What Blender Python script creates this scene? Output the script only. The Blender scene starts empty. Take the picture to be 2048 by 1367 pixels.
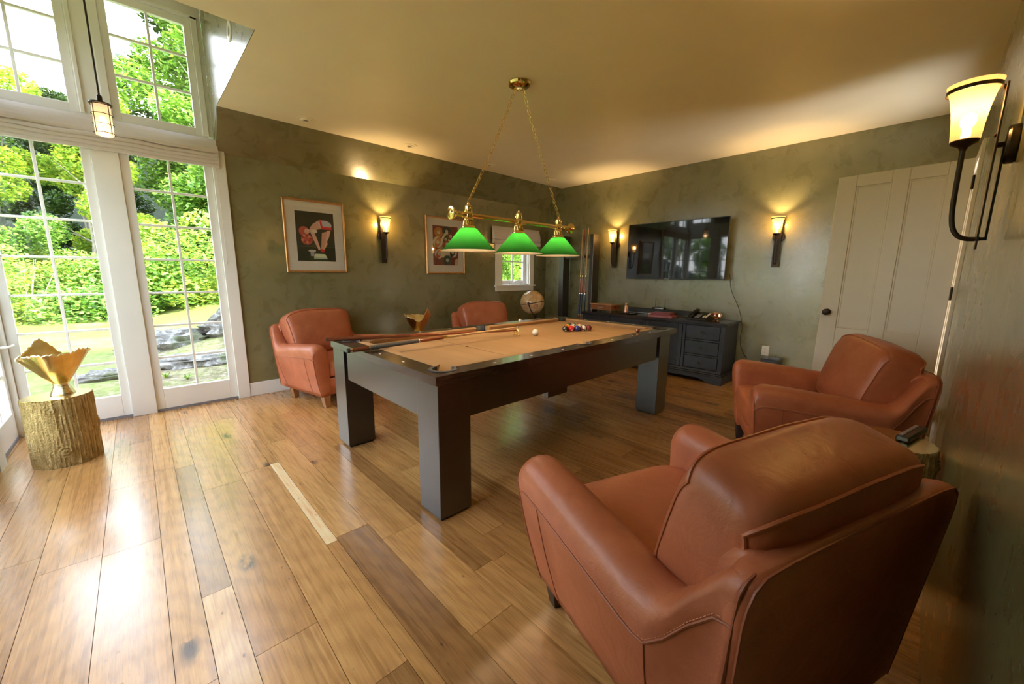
import bpy, bmesh, math, random
from mathutils import Vector, Matrix, Euler
random.seed(7)
PI = math.pi
scene = bpy.context.scene
COL = scene.collection
H = 1.28
# ------------------------------------------------------------------ camera
def cam_axes(yaw, pitch, roll):
    f = Vector((math.cos(pitch)*math.cos(yaw), math.cos(pitch)*math.sin(yaw), math.sin(pitch)))
    r = Vector((math.sin(yaw), -math.cos(yaw), 0)); u = r.cross(f)
    r2 = r*math.cos(roll)+u*math.sin(roll); u2 = r2.cross(f)
    return r2, u2, f
r2, u2, f2 = cam_axes(math.radians(46.4), math.radians(-9.85), math.radians(0.42))
cd = bpy.data.cameras.new('camera'); cam = bpy.data.objects.new('camera', cd); COL.objects.link(cam)
cd.sensor_width = 36; cd.sensor_fit = 'HORIZONTAL'; cd.lens = 784/2048*36; cd.clip_start = 0.02; cd.clip_end = 300
m = Matrix((r2, u2, -f2)).transposed().to_4x4(); m.translation = Vector((0, 0, H)); cam.matrix_world = m
scene.camera = cam
# ------------------------------------------------------------------ world, sun, exposure
vs = scene.view_settings
vs.view_transform = 'Standard'; vs.look = 'None'; vs.exposure = 0.84; vs.gamma = 1.0; vs.use_curve_mapping = False
try:
    scene.cycles.max_bounces = 12; scene.cycles.diffuse_bounces = 6; scene.cycles.glossy_bounces = 4
    scene.cycles.transmission_bounces = 6; scene.cycles.transparent_max_bounces = 16
    scene.cycles.sample_clamp_indirect = 6; scene.cycles.caustics_reflective = False; scene.cycles.caustics_refractive = False
    scene.cycles.use_denoising = True
except Exception: pass
w = bpy.data.worlds.new('sky'); scene.world = w; w.use_nodes = True
nt = w.node_tree; nt.nodes.clear()
wo = nt.nodes.new('ShaderNodeOutputWorld'); bg = nt.nodes.new('ShaderNodeBackground')
tc = nt.nodes.new('ShaderNodeTexCoord'); sx = nt.nodes.new('ShaderNodeSeparateXYZ'); rp = nt.nodes.new('ShaderNodeValToRGB')
nt.links.new(tc.outputs['Generated'], sx.inputs[0]); nt.links.new(sx.outputs['Z'], rp.inputs[0]); nt.links.new(rp.outputs[0], bg.inputs[0])
rp.color_ramp.elements[0].color = (.95, .97, 1, 1); rp.color_ramp.elements[1].color = (.62, .74, 1, 1)
bg.inputs[1].default_value = 7.2; nt.links.new(bg.outputs[0], wo.inputs[0])
sd = bpy.data.lights.new('sun', 'SUN'); sd.energy = 13; sd.angle = math.radians(1.0); sd.color = (1, .93, .80)
so = bpy.data.objects.new('sun', sd); COL.objects.link(so)
so.rotation_euler = Vector((-.38, .70, -.66)).to_track_quat('-Z', 'Y').to_euler(); so.location = (0, -10, 20)

# ------------------------------------------------------------------ materials
MT = {}
class NT:
    def __init__(s, name):
        s.m = bpy.data.materials.new(name); s.m.use_nodes = True; s.t = s.m.node_tree
        s.b = s.t.nodes['Principled BSDF']; s.out = s.t.nodes['Material Output']; MT[name] = s.m
    def n(s, typ, **k):
        o = s.t.nodes.new('ShaderNode'+typ)
        for a, v in k.items():
            if a.startswith('i_'): 
                key = a[2:]; key = int(key) if key.isdigit() else key.replace('_', ' ')
                o.inputs[key].default_value = v
            else: setattr(o, a, v)
        return o
    def l(s, a, b): s.t.links.new(a, b)
    def coords(s, scale=(1, 1, 1), kind='Object', rot=(0, 0, 0)):
        t = s.n('TexCoord'); mp = s.n('Mapping'); mp.inputs['Scale'].default_value = scale; mp.inputs['Rotation'].default_value = rot
        s.l(t.outputs[kind], mp.inputs[0]); return mp.outputs[0]
    def noise(s, co, scale, detail=4, rough=.55, dist=0):
        o = s.n('TexNoise'); o.inputs['Scale'].default_value = scale; o.inputs['Detail'].default_value = detail
        o.inputs['Roughness'].default_value = rough; o.inputs['Distortion'].default_value = dist
        if co is not None: s.l(co, o.inputs['Vector'])
        return o.outputs['Fac']
    def ramp(s, fac, stops):
        o = s.n('ValToRGB'); e = o.color_ramp.elements
        e[0].position, e[0].color = stops[0][0], tuple(stops[0][1])+(1,) if len(stops[0][1]) == 3 else stops[0][1]
        e[1].position, e[1].color = stops[-1][0], tuple(stops[-1][1])+(1,)
        for p, c in stops[1:-1]:
            x = e.new(p); x.color = tuple(c)+(1,)
        s.l(fac, o.inputs[0]); return o.outputs[0]
    def mix(s, fac, a, b, mode='MIX'):
        o = s.n('Mix', data_type='RGBA', blend_type=mode)
        for v, i in ((fac, 0), (a, 6), (b, 7)):
            if hasattr(v, 'links'): s.l(v, o.inputs[i])
            elif i == 0: o.inputs[0].default_value = v
            else: o.inputs[i].default_value = tuple(v)+(1,) if len(v) == 3 else v
        return o.outputs[2]
    def bump(s, fac, strength, dist=.01):
        o = s.n('Bump'); o.inputs['Strength'].default_value = strength; o.inputs['Distance'].default_value = dist
        s.l(fac, o.inputs['Height']); s.l(o.outputs[0], s.b.inputs['Normal']); return o
    def set(s, col=None, rough=None, metal=None, **k):
        if col is not None:
            if hasattr(col, 'links'): s.l(col, s.b.inputs['Base Color'])
            else: s.b.inputs['Base Color'].default_value = tuple(col)+(1,)
        if rough is not None:
            if hasattr(rough, 'links'): s.l(rough, s.b.inputs['Roughness'])
            else: s.b.inputs['Roughness'].default_value = rough
        if metal is not None: s.b.inputs['Metallic'].default_value = metal
        for a, v in k.items(): s.b.inputs[a.replace('_', ' ')].default_value = v
        return s.m
def plain(name, col, rough=.5, metal=0, nz=0, nscale=30, bump=0, **k):
    q = NT(name); q.set(col, rough, metal, **k)
    co = q.coords()
    f = q.noise(co, nscale, 5)
    if nz: q.l(q.mix(nz, col, q.ramp(f, [(.3, [c*.55 for c in col]), (.7, [min(1, c*1.3) for c in col])])), q.b.inputs['Base Color'])
    if bump: q.bump(f, bump, .004)
    return q.m
def mk_materials():
    # plaster
    q = NT('green_plaster'); co = q.coords()
    a = q.noise(co, 2.2, 6, .62, 1.2); b = q.noise(q.coords((1, 1, 1)), 5.5, 7, .62, .5)
    c1 = q.ramp(a, [(.22, (.145, .136, .056)), (.5, (.185, .174, .080)), (.80, (.225, .218, .114))])
    c2 = q.ramp(b, [(.30, (.125, .115, .050)), (.70, (.24, .225, .116))])
    q.set(q.mix(.35, c1, c2)); q.b.inputs['Coat Weight'].default_value = 1.0; q.b.inputs['Coat Roughness'].default_value = .20; q.b.inputs['Coat IOR'].default_value = 1.55
    rr = q.n('MapRange'); q.l(b, rr.inputs[0]); rr.inputs[3].default_value = .16; rr.inputs[4].default_value = .42; q.l(rr.outputs[0], q.b.inputs['Roughness'])
    c = q.noise(q.coords((1, 1, 1)), 8, 7, .62, 1.0); q.bump(c, .11, .02)
    # floor: planks carry a tone attribute
    q = NT('oak_planks'); at = q.n('Attribute', attribute_name='tone'); sp = q.n('SeparateColor'); q.l(at.outputs['Color'], sp.inputs[0])
    t = q.n('TexCoord'); cb = q.n('CombineXYZ'); mu = q.n('Math', operation='MULTIPLY'); mu.inputs[1].default_value = 37.0
    q.l(sp.outputs[1], mu.inputs[0]); q.l(mu.outputs[0], cb.inputs[2]); q.l(mu.outputs[0], cb.inputs[1])
    va = q.n('VectorMath', operation='ADD'); q.l(t.outputs['Object'], va.inputs[0]); q.l(cb.outputs[0], va.inputs[1])
    def mapd(sc):
        mp = q.n('Mapping'); mp.inputs['Scale'].default_value = sc; q.l(va.outputs[0], mp.inputs[0]); return mp.outputs[0]
    g1 = q.noise(mapd((20, .62, 1)), 3.0, 7, .60, .9); g2 = q.noise(mapd((60, 2.2, 1)), 4, 5, .6, .3)
    big = q.noise(mapd((3, .8, 1)), 1.3, 4, .5, 1.0)
    wv = q.n('TexWave', wave_type='RINGS', rings_direction='Z'); q.l(mapd((7, .9, 1)), wv.inputs['Vector']); wv.inputs['Scale'].default_value = 2.4; wv.inputs['Distortion'].default_value = 9; wv.inputs['Detail'].default_value = 3; wv.inputs['Detail Scale'].default_value = .7
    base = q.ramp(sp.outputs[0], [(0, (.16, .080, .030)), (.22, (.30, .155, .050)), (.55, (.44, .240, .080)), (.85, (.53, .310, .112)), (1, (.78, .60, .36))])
    c = q.mix(.42, base, q.ramp(g1, [(.28, (.20, .12, .07)), (.50, (.55, .50, .45)), (.72, (.85, .82, .75))]), 'OVERLAY')
    c = q.mix(.22, c, q.ramp(wv.outputs['Fac'], [(0, (.25, .2, .15)), (.6, (.6, .6, .6))]), 'OVERLAY')
    c = q.mix(.30, c, q.ramp(g2, [(.35, (.3, .25, .2)), (.6, (.6, .6, .6))]), 'OVERLAY')
    c = q.mix(.30, c, q.ramp(big, [(.35, (.35, .25, .2)), (.7, (.65, .65, .6))]), 'OVERLAY')
    v = q.n('TexVoronoi'); v.inputs['Scale'].default_value = 1.0; q.l(mapd((3.4, 1.5, 1)), v.inputs['Vector'])
    kn = q.ramp(v.outputs['Distance'], [(.0, (1, 1, 1)), (.05, (.9,)*3), (.13, (0, 0, 0))])
    knm = q.n('Math', operation='MULTIPLY'); q.l(kn, knm.inputs[0]); q.l(q.ramp(q.noise(mapd((9, 6, 1)), 3, 3), [(.34, (0, 0, 0)), (.46, (1, 1, 1))]), knm.inputs[1])
    c = q.mix(knm.outputs[0], c, (.045, .022, .012))
    v2 = q.n('TexVoronoi'); v2.inputs['Scale'].default_value = 1.0; q.l(mapd((26, 13, 1)), v2.inputs['Vector'])
    sp2 = q.n('Math', operation='MULTIPLY'); q.l(q.ramp(v2.outputs['Distance'], [(0, (1, 1, 1)), (.16, (0, 0, 0))]), sp2.inputs[0])
    q.l(q.ramp(q.noise(mapd((2.2, .7, 1)), 2.2, 2), [(.56, (0, 0, 0)), (.62, (1, 1, 1))]), sp2.inputs[1])
    c = q.mix(sp2.outputs[0], c, (.03, .018, .012)); q.set(c)
    rr = q.n('MapRange'); q.l(g1, rr.inputs[0]); rr.inputs[3].default_value = .20; rr.inputs[4].default_value = .36; q.l(rr.outputs[0], q.b.inputs['Roughness'])
    q.b.inputs['Coat Weight'].default_value = .8; q.b.inputs['Coat Roughness'].default_value = .2; q.b.inputs['Coat IOR'].default_value = 1.5
    hm = q.n('Math', operation='SUBTRACT'); q.l(q.noise(mapd((9, 1.2, 1)), 1.6, 4, .6, .6), hm.inputs[0]); q.l(sp2.outputs[0], hm.inputs[1]); q.bump(hm.outputs[0], .22, .006)
    plain('floor_gap', (.035, .02, .012), .7, nz=.4)
    plain('ceiling_paint', (.90, .80, .58), .55, nz=.06, nscale=3)
    plain('white_paint', (.78, .78, .74), .32, nz=.05, nscale=5)
    plain('door_paint', (.80, .74, .64), .35, nz=.05, nscale=4)
    plain('grey_threshold', (.22, .22, .24), .5, nz=.3)
    q = NT('espresso_wood'); co = q.coords((1, 1, 1)); g = q.noise(q.coords((2, 60, 60)), 3, 5, .6)
    q.set(q.ramp(g, [(.3, (.008, .005, .004)), (.7, (.022, .015, .012))]), .30); q.bump(g, .08, .003); q.b.inputs['Specular IOR Level'].default_value = .8; q.b.inputs['Coat Weight'].default_value = .5; q.b.inputs['Coat Roughness'].default_value = .28
    q = NT('rail_wood'); g = q.noise(q.coords((3, 40, 40)), 3, 5, .6)
    q.set(q.ramp(g, [(.3, (.022, .012, .009)), (.7, (.05, .03, .024))]), .22); q.b.inputs['Coat Weight'].default_value = .5; q.b.inputs['Coat Roughness'].default_value = .12
    q = NT('black_cabinet'); g = q.noise(q.coords((40, 40, 3)), 3, 6, .65)
    q.set(q.ramp(g, [(.35, (.006, .007, .011)), (.7, (.018, .021, .030))]), .34); q.bump(g, .15, .003)
    q = NT('black_cabinet_top'); g = q.noise(q.coords((40, 3, 40)), 3, 6, .65)
    q.set(q.ramp(g, [(.35, (.014, .014, .017)), (.7, (.035, .036, .042))]), .22); q.bump(g, .1, .003)
    q = NT('tan_felt'); g = q.noise(q.coords(), 260, 3); g2 = q.noise(q.coords((6, 1, 1)), 1.5, 4)
    q.set(q.mix(.35, q.ramp(g2, [(.3, (.34, .200, .088)), (.7, (.41, .248, .118))]), q.ramp(g, [(.3, (.32, .18, .078)), (.7, (.45, .275, .135))])), .85); q.b.inputs['Specular IOR Level'].default_value = .15; q.bump(g, .15, .001)
    q = NT('tan_leather'); v = q.n('TexVoronoi'); q.l(q.coords(), v.inputs['Vector']); v.inputs['Scale'].default_value = 260
    g = q.noise(q.coords(), 5, 5, .6, .6); g2 = q.noise(q.coords(), 11, 4, .55, 1.2)
    q.set(q.ramp(g, [(.25, (.33, .090, .038)), (.55, (.42, .125, .056)), (.8, (.50, .165, .078))]), .40)
    ad = q.n('Math', operation='MULTIPLY_ADD'); q.l(v.outputs['Distance'], ad.inputs[0]); ad.inputs[1].default_value = .05; q.l(g2, ad.inputs[2]); q.bump(ad.outputs[0], .28, .012)
    plain('leather_seam', (.27, .075, .034), .5)
    plain('leather_stitch', (.55, .25, .14), .6)
    q = NT('chair_leg_wood'); g = q.noise(q.coords((30, 30, 3)), 3, 5); q.set(q.ramp(g, [(.3, (.22, .09, .03)), (.7, (.36, .17, .06))]), .35)
    plain('chair_leg_shaded', (.03, .018, .014), .35, nz=.3)  # same leg wood with shadow put into its colour
    q = NT('brass'); g = q.noise(q.coords(), 20, 3); q.set((.86, .62, .24), .13, 1); q.bump(g, .03, .002)
    q = NT('gold_bark'); g = q.noise(q.coords((1, 1, .16)), 60, 7, .68, 1.6); g2 = q.noise(q.coords(), 110, 5)
    q.set(q.ramp(g, [(.3, (.34, .24, .08)), (.6, (.68, .52, .24)), (.8, (.86, .72, .40))]), .34, 1)
    mm = q.n('Math', operation='ADD'); q.l(g, mm.inputs[0]); q.l(g2, mm.inputs[1]); q.bump(mm.outputs[0], 1.0, .012)
    q = NT('gold_leaf'); g = q.noise(q.coords(), 7, 5, .6, .5); q.set(q.ramp(g, [(.3, (.62, .42, .12)), (.7, (.85, .66, .30))]), .22, 1); q.bump(g, .25, .01)
    q = NT('gold_inside'); g = q.noise(q.coords(), 9, 5); q.set(q.ramp(g, [(.3, (.70, .50, .16)), (.7, (.92, .76, .42))]), .35, 1); q.bump(g, .3, .01)
    q = NT('gold_rim'); g = q.noise(q.coords(), 60, 4); q.set((.90, .78, .52), .22, 1); q.bump(g, .5, .004)
    q = NT('gold_flat'); q.set((.80, .66, .34), .24, 1); q.bump(q.noise(q.coords(), 40, 4), .08, .003)
    plain('dark_bronze', (.045, .032, .026), .38, .7, nz=.3)
    plain('black_metal', (.02, .02, .022), .4, .5)
    plain('black_plastic', (.012, .012, .014), .25, nz=.2)
    plain('black_rubber', (.015, .015, .017), .55, nz=.3, bump=.1)
    plain('tv_bezel', (.03, .03, .032), .3, .6)
    q = NT('tv_glass'); q.set((.004, .004, .005), .035); q.bump(q.noise(q.coords((1, 1.6, .6)), 2.2, 1), .035, .02)
    plain('grey_silver', (.45, .46, .50), .3, .8)
    plain('chrome', (.8, .8, .82), .1, 1)
    plain('copper', (.78, .46, .34), .14, 1)
    q = NT('hammered_copper'); q.set((.62, .34, .25), .28, .9); v = q.n('TexVoronoi'); q.l(q.coords(), v.inputs['Vector']); v.inputs['Scale'].default_value = 90; q.bump(v.outputs['Distance'], .6, .003)
    q = NT('red_wood'); g = q.noise(q.coords((30, 3, 30)), 3, 5); q.set(q.ramp(g, [(.3, (.20, .060, .025)), (.7, (.36, .13, .055))]), .22)
    q = NT('box_top_wood'); g = q.noise(q.coords((30, 3, 30)), 3, 5); q.set(q.ramp(g, [(.3, (.34, .17, .08)), (.7, (.50, .30, .15))]), .2)
    plain('red_box', (.24, .035, .045), .35, nz=.3); plain('pink_box', (.40, .13, .14), .4, nz=.3)
    plain('white_plastic', (.75, .73, .68), .35); plain('paper_white', (.75, .75, .75), .7)
    plain('slot_dark', (.05, .045, .04), .6)
    q = NT('shade_linen'); g = q.noise(q.coords((1, 1, 60)), 6, 3); q.set(q.ramp(g, [(.3, (.60, .54, .50)), (.7, (.70, .64, .60))]), .85); q.bump(g, .15, .002)
    plain('rope_cord', (.6, .56, .48), .8)
    plain('picture_gold', (.50, .27, .10), .28, .55, nz=.3, nscale=60); plain('mat_board', (.66, .60, .55), .7, nz=.05)
    q = NT('artwork_ink'); at = q.n('Attribute', attribute_name='ink'); q.set(at.outputs['Color'], .45)
    plain('ivory_inlay', (.8, .77, .66), .3); plain('ball_ivory', (.85, .80, .66), .06)
    for n, c in dict(ball_yellow=(.80, .45, .02), ball_blue=(.015, .03, .22), ball_red=(.60, .02, .02), ball_purple=(.08, .015, .10), ball_orange=(.75, .16, .02), ball_green=(.01, .14, .05), ball_maroon=(.16, .015, .015), ball_black=(.01, .01, .012)).items():
        plain(n, c, .06); MT[n].node_tree.nodes['Principled BSDF'].inputs['Coat Weight'].default_value = .6
    q = NT('cue_maple'); g = q.noise(q.coords((1, 1, 1)), 30, 3); q.set(q.ramp(g, [(.3, (.52, .31, .13)), (.7, (.66, .44, .21))]), .22)
    plain('cue_brown', (.13, .035, .015), .18, nz=.4); plain('cue_mahogany', (.24, .06, .02), .15, nz=.4)
    q = NT('cue_wrap'); g = q.noise(q.coords(), 300, 3); q.set(q.ramp(g, [(.4, (.02, .02, .02)), (.62, (.12, .12, .11))]), .7)
    plain('cue_blue', (.03, .05, .10), .25); plain('chalk_blue', (.05, .18, .45), .9)
    q = NT('globe_map'); co = q.coords(); a = q.noise(co, 5.5, 7, .6, .3); b = q.noise(co, 9, 4)
    cc = q.ramp(a, [(.46, (.58, .42, .22)), (.50, (.66, .50, .28)), (.505, (.44, .20, .10)), (.60, (.55, .36, .12)), (.72, (.30, .28, .10))])
    q.set(q.mix(.2, cc, q.ramp(b, [(.3, (.45, .28, .14)), (.7, (.8, .66, .42))])), .12)
    # glowing glass
    def glow(name, col, emit, estr, transp, bounce=(.9, .8, .6), tcol=None):
        q = NT(name); q.t.nodes.remove(q.b)
        d = q.n('BsdfDiffuse'); d.inputs[0].default_value = tuple(bounce)+(1,); tr = q.n('BsdfTranslucent'); tr.inputs[0].default_value = tuple(tcol or col)+(1,)
        g = q.n('BsdfGlossy'); g.inputs['Roughness'].default_value = .12; tp = q.n('BsdfTransparent'); tp.inputs[0].default_value = tuple(col)+(1,)
        em = q.n('Emission'); em.inputs[0].default_value = tuple(emit)+(1,); em.inputs[1].default_value = estr
        m1 = q.n('MixShader'); m1.inputs[0].default_value = .6; q.l(d.outputs[0], m1.inputs[1]); q.l(tr.outputs[0], m1.inputs[2])
        m2 = q.n('MixShader'); m2.inputs[0].default_value = transp; q.l(m1.outputs[0], m2.inputs[1]); q.l(tp.outputs[0], m2.inputs[2])
        m3 = q.n('MixShader'); m3.inputs[0].default_value = .06; q.l(m2.outputs[0], m3.inputs[1]); q.l(g.outputs[0], m3.inputs[2])
        a = q.n('AddShader'); q.l(m3.outputs[0], a.inputs[0]); q.l(em.outputs[0], a.inputs[1]); q.l(a.outputs[0], q.out.inputs[0])
        return q
    glow('sconce_glass', (1, .80, .45), (1, .55, .17), .42, .30, (.14, .10, .04), (.10, .06, .02))
    glow('pendant_glass', (1, .85, .62), (1, .62, .32), .55, .25, (.25, .2, .12), (.12, .08, .04))
    q = glow('green_glass', (.05, .62, .05), (.02, .4, .03), .02, .02, (.005, .16, .03), (.018, .15, .022))
    q = NT('shade_inside'); q.set((.80, .62, .48), .4); tl = q.n('BsdfTranslucent'); tl.inputs[0].default_value = (.8, .85, .7, 1); mx = q.n('MixShader'); mx.inputs[0].default_value = .5; q.l(q.b.outputs[0], mx.inputs[1]); q.l(tl.outputs[0], mx.inputs[2]); q.l(mx.outputs[0], q.out.inputs[0])
    q = NT('bulb_glow'); q.set((1, 1, 1), .5); q.b.inputs['Emission Color'].default_value = (1, .78, .50, 1); q.b.inputs['Emission Strength'].default_value = 9
    q = NT('window_glass'); q.t.nodes.remove(q.b); tp = q.n('BsdfTransparent'); tp.inputs[0].default_value = (.97, .98, .97, 1)
    g = q.n('BsdfGlossy'); g.inputs['Roughness'].default_value = .01; mx = q.n('MixShader'); mx.inputs[0].default_value = .035; q.l(tp.outputs[0], mx.inputs[1]); q.l(g.outputs[0], mx.inputs[2]); q.l(mx.outputs[0], q.out.inputs[0])
    # outside
    def leafmat(name, cols, tr):
        q = NT(name); g = q.n('NewGeometry'); c = q.ramp(g.outputs['Random Per Island'], [(i/(len(cols)-1), x) for i, x in enumerate(cols)])
        q.set(c, .45); t = q.n('BsdfTranslucent'); q.l(q.mix(1, c, tr, 'MULTIPLY'), t.inputs[0]); mx = q.n('MixShader'); mx.inputs[0].default_value = .4
        q.l(q.b.outputs[0], mx.inputs[1]); q.l(t.outputs[0], mx.inputs[2]); q.l(mx.outputs[0], q.out.inputs[0])
    leafmat('leaf_green', [(.05, .13, .018), (.13, .27, .04), (.22, .40, .07), (.36, .50, .11)], (1.6, 1.5, .8))
    leafmat('leaf_yellow', [(.10, .21, .03), (.20, .34, .05), (.32, .46, .08), (.42, .44, .07)], (1.6, 1.4, .7))
    leafmat('leaf_dark', [(.02, .045, .010), (.05, .09, .02), (.09, .15, .03)], (1.2, 1.4, .7))
    q = NT('bark_pale'); g = q.noise(q.coords((6, 6, 1)), 5, 5); q.set(q.ramp(g, [(.3, (.12, .10, .08)), (.7, (.34, .31, .25))]), .8)
    q = NT('lawn_grass'); co = q.coords(); a = q.noise(co, .35, 5, .6); b = q.noise(co, 14, 6, .7); d = q.noise(co, 3, 4)
    c = q.mix(.45, q.ramp(a, [(.35, (.13, .20, .045)), (.5, (.20, .26, .06)), (.62, (.36, .32, .14))]), q.ramp(b, [(.3, (.05, .09, .015)), (.7, (.20, .24, .06))]))
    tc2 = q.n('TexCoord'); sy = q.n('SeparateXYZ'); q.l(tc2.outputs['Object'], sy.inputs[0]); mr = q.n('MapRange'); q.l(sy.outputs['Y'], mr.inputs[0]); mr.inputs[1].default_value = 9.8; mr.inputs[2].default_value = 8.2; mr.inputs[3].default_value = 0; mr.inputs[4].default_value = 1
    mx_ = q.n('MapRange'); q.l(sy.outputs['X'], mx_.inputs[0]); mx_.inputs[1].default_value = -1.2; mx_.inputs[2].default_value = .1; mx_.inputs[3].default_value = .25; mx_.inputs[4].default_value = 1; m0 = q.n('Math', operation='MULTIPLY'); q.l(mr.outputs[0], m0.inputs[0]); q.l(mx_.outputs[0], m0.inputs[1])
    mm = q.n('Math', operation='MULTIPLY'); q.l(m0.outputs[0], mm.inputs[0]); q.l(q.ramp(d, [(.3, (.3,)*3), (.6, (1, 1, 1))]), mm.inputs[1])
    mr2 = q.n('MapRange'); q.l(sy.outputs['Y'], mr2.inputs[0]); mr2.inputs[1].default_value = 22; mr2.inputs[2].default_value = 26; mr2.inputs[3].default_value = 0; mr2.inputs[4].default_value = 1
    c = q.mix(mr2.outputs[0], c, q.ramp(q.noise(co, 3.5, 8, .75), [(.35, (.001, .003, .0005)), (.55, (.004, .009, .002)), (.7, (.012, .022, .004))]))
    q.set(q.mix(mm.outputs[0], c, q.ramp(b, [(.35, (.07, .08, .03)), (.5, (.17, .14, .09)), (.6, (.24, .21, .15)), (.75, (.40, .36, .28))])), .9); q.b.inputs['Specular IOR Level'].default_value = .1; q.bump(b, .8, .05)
    q = NT('rock_stone'); co = q.coords((1, 1, 1.3)); a = q.noise(co, 7, 9, .75, .5); b = q.noise(co, 2.2, 4)
    q.set(q.mix(q.ramp(b, [(.52, (0, 0, 0)), (.62, (.8,)*3)]), q.ramp(a, [(.32, (.03, .025, .02)), (.5, (.17, .16, .14)), (.66, (.48, .48, .47))]), (.07, .085, .02)), .85); q.bump(a, 1, .05)
    plain('roof_shingle', (.10, .09, .08), .8, nz=.4); plain('outer_siding', (.5, .5, .48), .7)
mk_materials()

# ------------------------------------------------------------------ mesh helper
class MB:
    def __init__(s): s.v = []; s.f = []; s.mi = []; s.cur = 0; s.fc = []; s.col = None
    def add(s, vs, fs):
        o = len(s.v); s.v += [tuple(x) for x in vs]
        for f in fs: s.f.append(tuple(i+o for i in f)); s.mi.append(s.cur); s.fc.append(s.col)
        return s
    def box(s, x0, x1, y0, y1, z0, z1, T=None):
        vs = [(x, y, z) for x in (x0, x1) for y in (y0, y1) for z in (z0, z1)]
        if T: vs = [T(Vector(p)) for p in vs]
        return s.add(vs, [(0, 1, 3, 2), (4, 6, 7, 5), (0, 4, 5, 1), (2, 3, 7, 6), (0, 2, 6, 4), (1, 5, 7, 3)])
    def prism(s, pts, a, b, axis=0):
        n = len(pts)
        def mk(p, t): return {0: (t, p[0], p[1]), 1: (p[0], t, p[1]), 2: (p[0], p[1], t)}[axis]
        vs = [mk(p, a) for p in pts]+[mk(p, b) for p in pts]
        return s.add(vs, [tuple(range(n)), tuple(range(2*n-1, n-1, -1))]+[(i, (i+1) % n, n+(i+1) % n, n+i) for i in range(n)])
    def rings(s, R, cap=True, closed=False, loop=True):
        n = len(R[0]); vs = [p for r in R for p in r]; fs = []
        k = len(R); kk = k if closed else k-1
        for i in range(kk):
            a = i*n; b = ((i+1) % k)*n
            for j in range(n if loop else n-1): fs.append((a+j, a+(j+1) % n, b+(j+1) % n, b+j))
        if cap and not closed: fs += [tuple(range(n-1, -1, -1)), tuple((k-1)*n+j for j in range(n))]
        return s.add(vs, fs)
    def lathe(s, prof, n=24, c=(0, 0, 0), cap=True, ax=(0, 0, 1)):
        q = Vector(ax).to_track_quat('Z', 'Y'); c = Vector(c)
        R = [[c+q @ Vector((r*math.cos(2*PI*j/n), r*math.sin(2*PI*j/n), z)) for j in range(n)] for r, z in prof]
        return s.rings(R, cap)
    def tube(s, path, r, n=8, closed=False, cap=True, flat=1.0):
        P = [Vector(p) for p in path]; R = []; k = len(P)
        rr = r if hasattr(r, '__len__') else [r]*k
        t0 = (P[1]-P[0]).normalized(); up = Vector((0, 0, 1)) if abs(t0.z) < .9 else Vector((1, 0, 0))
        nrm = t0.cross(up).normalized()
        for i, p in enumerate(P):
            if closed: t = (P[(i+1) % k]-P[i-1]).normalized()
            else: t = (P[min(i+1, k-1)]-P[max(i-1, 0)]).normalized()
            nrm = (nrm-t*nrm.dot(t)).normalized(); bn = t.cross(nrm)
            R.append([p+nrm*math.cos(2*PI*j/n)*rr[i]+bn*math.sin(2*PI*j/n)*rr[i]*flat for j in range(n)])
        return s.rings(R, cap, closed)
    def sphere(s, c, r, n=24, m=12, sc=(1, 1, 1)):
        prof = [(max(1e-4, math.sin(PI*i/m))*r, -math.cos(PI*i/m)*r) for i in range(m+1)]
        o = len(s.v); s.lathe(prof, n, (0, 0, 0)); c = Vector(c)
        for i in range(o, len(s.v)): p = s.v[i]; s.v[i] = (c.x+p[0]*sc[0], c.y+p[1]*sc[1], c.z+p[2]*sc[2])
        return s
    def build(s, name, mat, parent=None, smooth=True, bevel=0, ang=35, world=False, segs=2, attr=None, sub=0):
        me = bpy.data.meshes.new(name); vs = s.v
        if world and parent: 
            L = parent.matrix_world if False else None
            off = world_loc(parent); vs = [(a-off[0], b-off[1], c-off[2]) for a, b, c in vs]
        me.from_pydata(vs, [], s.f)
        for mm in (mat if isinstance(mat, (list, tuple)) else [mat]): me.materials.append(MT[mm])
        me.polygons.foreach_set('material_index', s.mi)
        if attr:
            ca = me.color_attributes.new(attr, 'FLOAT_COLOR', 'CORNER'); li = 0
            for p, c in zip(me.polygons, s.fc):
                for _ in p.vertices: ca.data[li].color = c or (0, 0, 0, 1); li += 1
        bm = bmesh.new(); bm.from_mesh(me); bmesh.ops.recalc_face_normals(bm, faces=bm.faces[:]); bm.to_mesh(me); bm.free()
        if smooth:
            me.shade_smooth(); me.set_sharp_from_angle(angle=math.radians(ang))
        o = bpy.data.objects.new(name, me); COL.objects.link(o)
        if parent: o.parent = parent
        if bevel:
            b = o.modifiers.new('b', 'BEVEL'); b.width = bevel; b.segments = segs; b.limit_method = 'ANGLE'; b.angle_limit = math.radians(40)
            try: b.harden_normals = False
            except Exception: pass
        if sub:
            b = o.modifiers.new('s', 'SUBSURF'); b.levels = sub; b.render_levels = sub
        return o
def world_loc(o):
    L = Vector(o.location)
    while o.parent: o = o.parent; L = L+Vector(o.location)
    return L
def tag(o, label, cat, group=None, kind=None):
    o['label'] = label
    if cat: o['category'] = cat
    if group: o['group'] = group
    if kind: o['kind'] = kind
    return o
def thing(name, label, cat, loc=(0, 0, 0), rz=0, group=None):
    o = bpy.data.objects.new(name, None); COL.objects.link(o); o.location = loc; o.rotation_euler = (0, 0, rz); o.empty_display_size = .1
    return tag(o, label, cat, group)
def struct(mb, name, mat, label=None, **k):
    o = mb.build(name, mat, **k)
    if not k.get('parent'):
        o['kind'] = 'structure'
        if label: o['label'] = label; o['category'] = name.split('_')[0]
    return o
def plabel(o, t): o['label'] = t; return o
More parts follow.
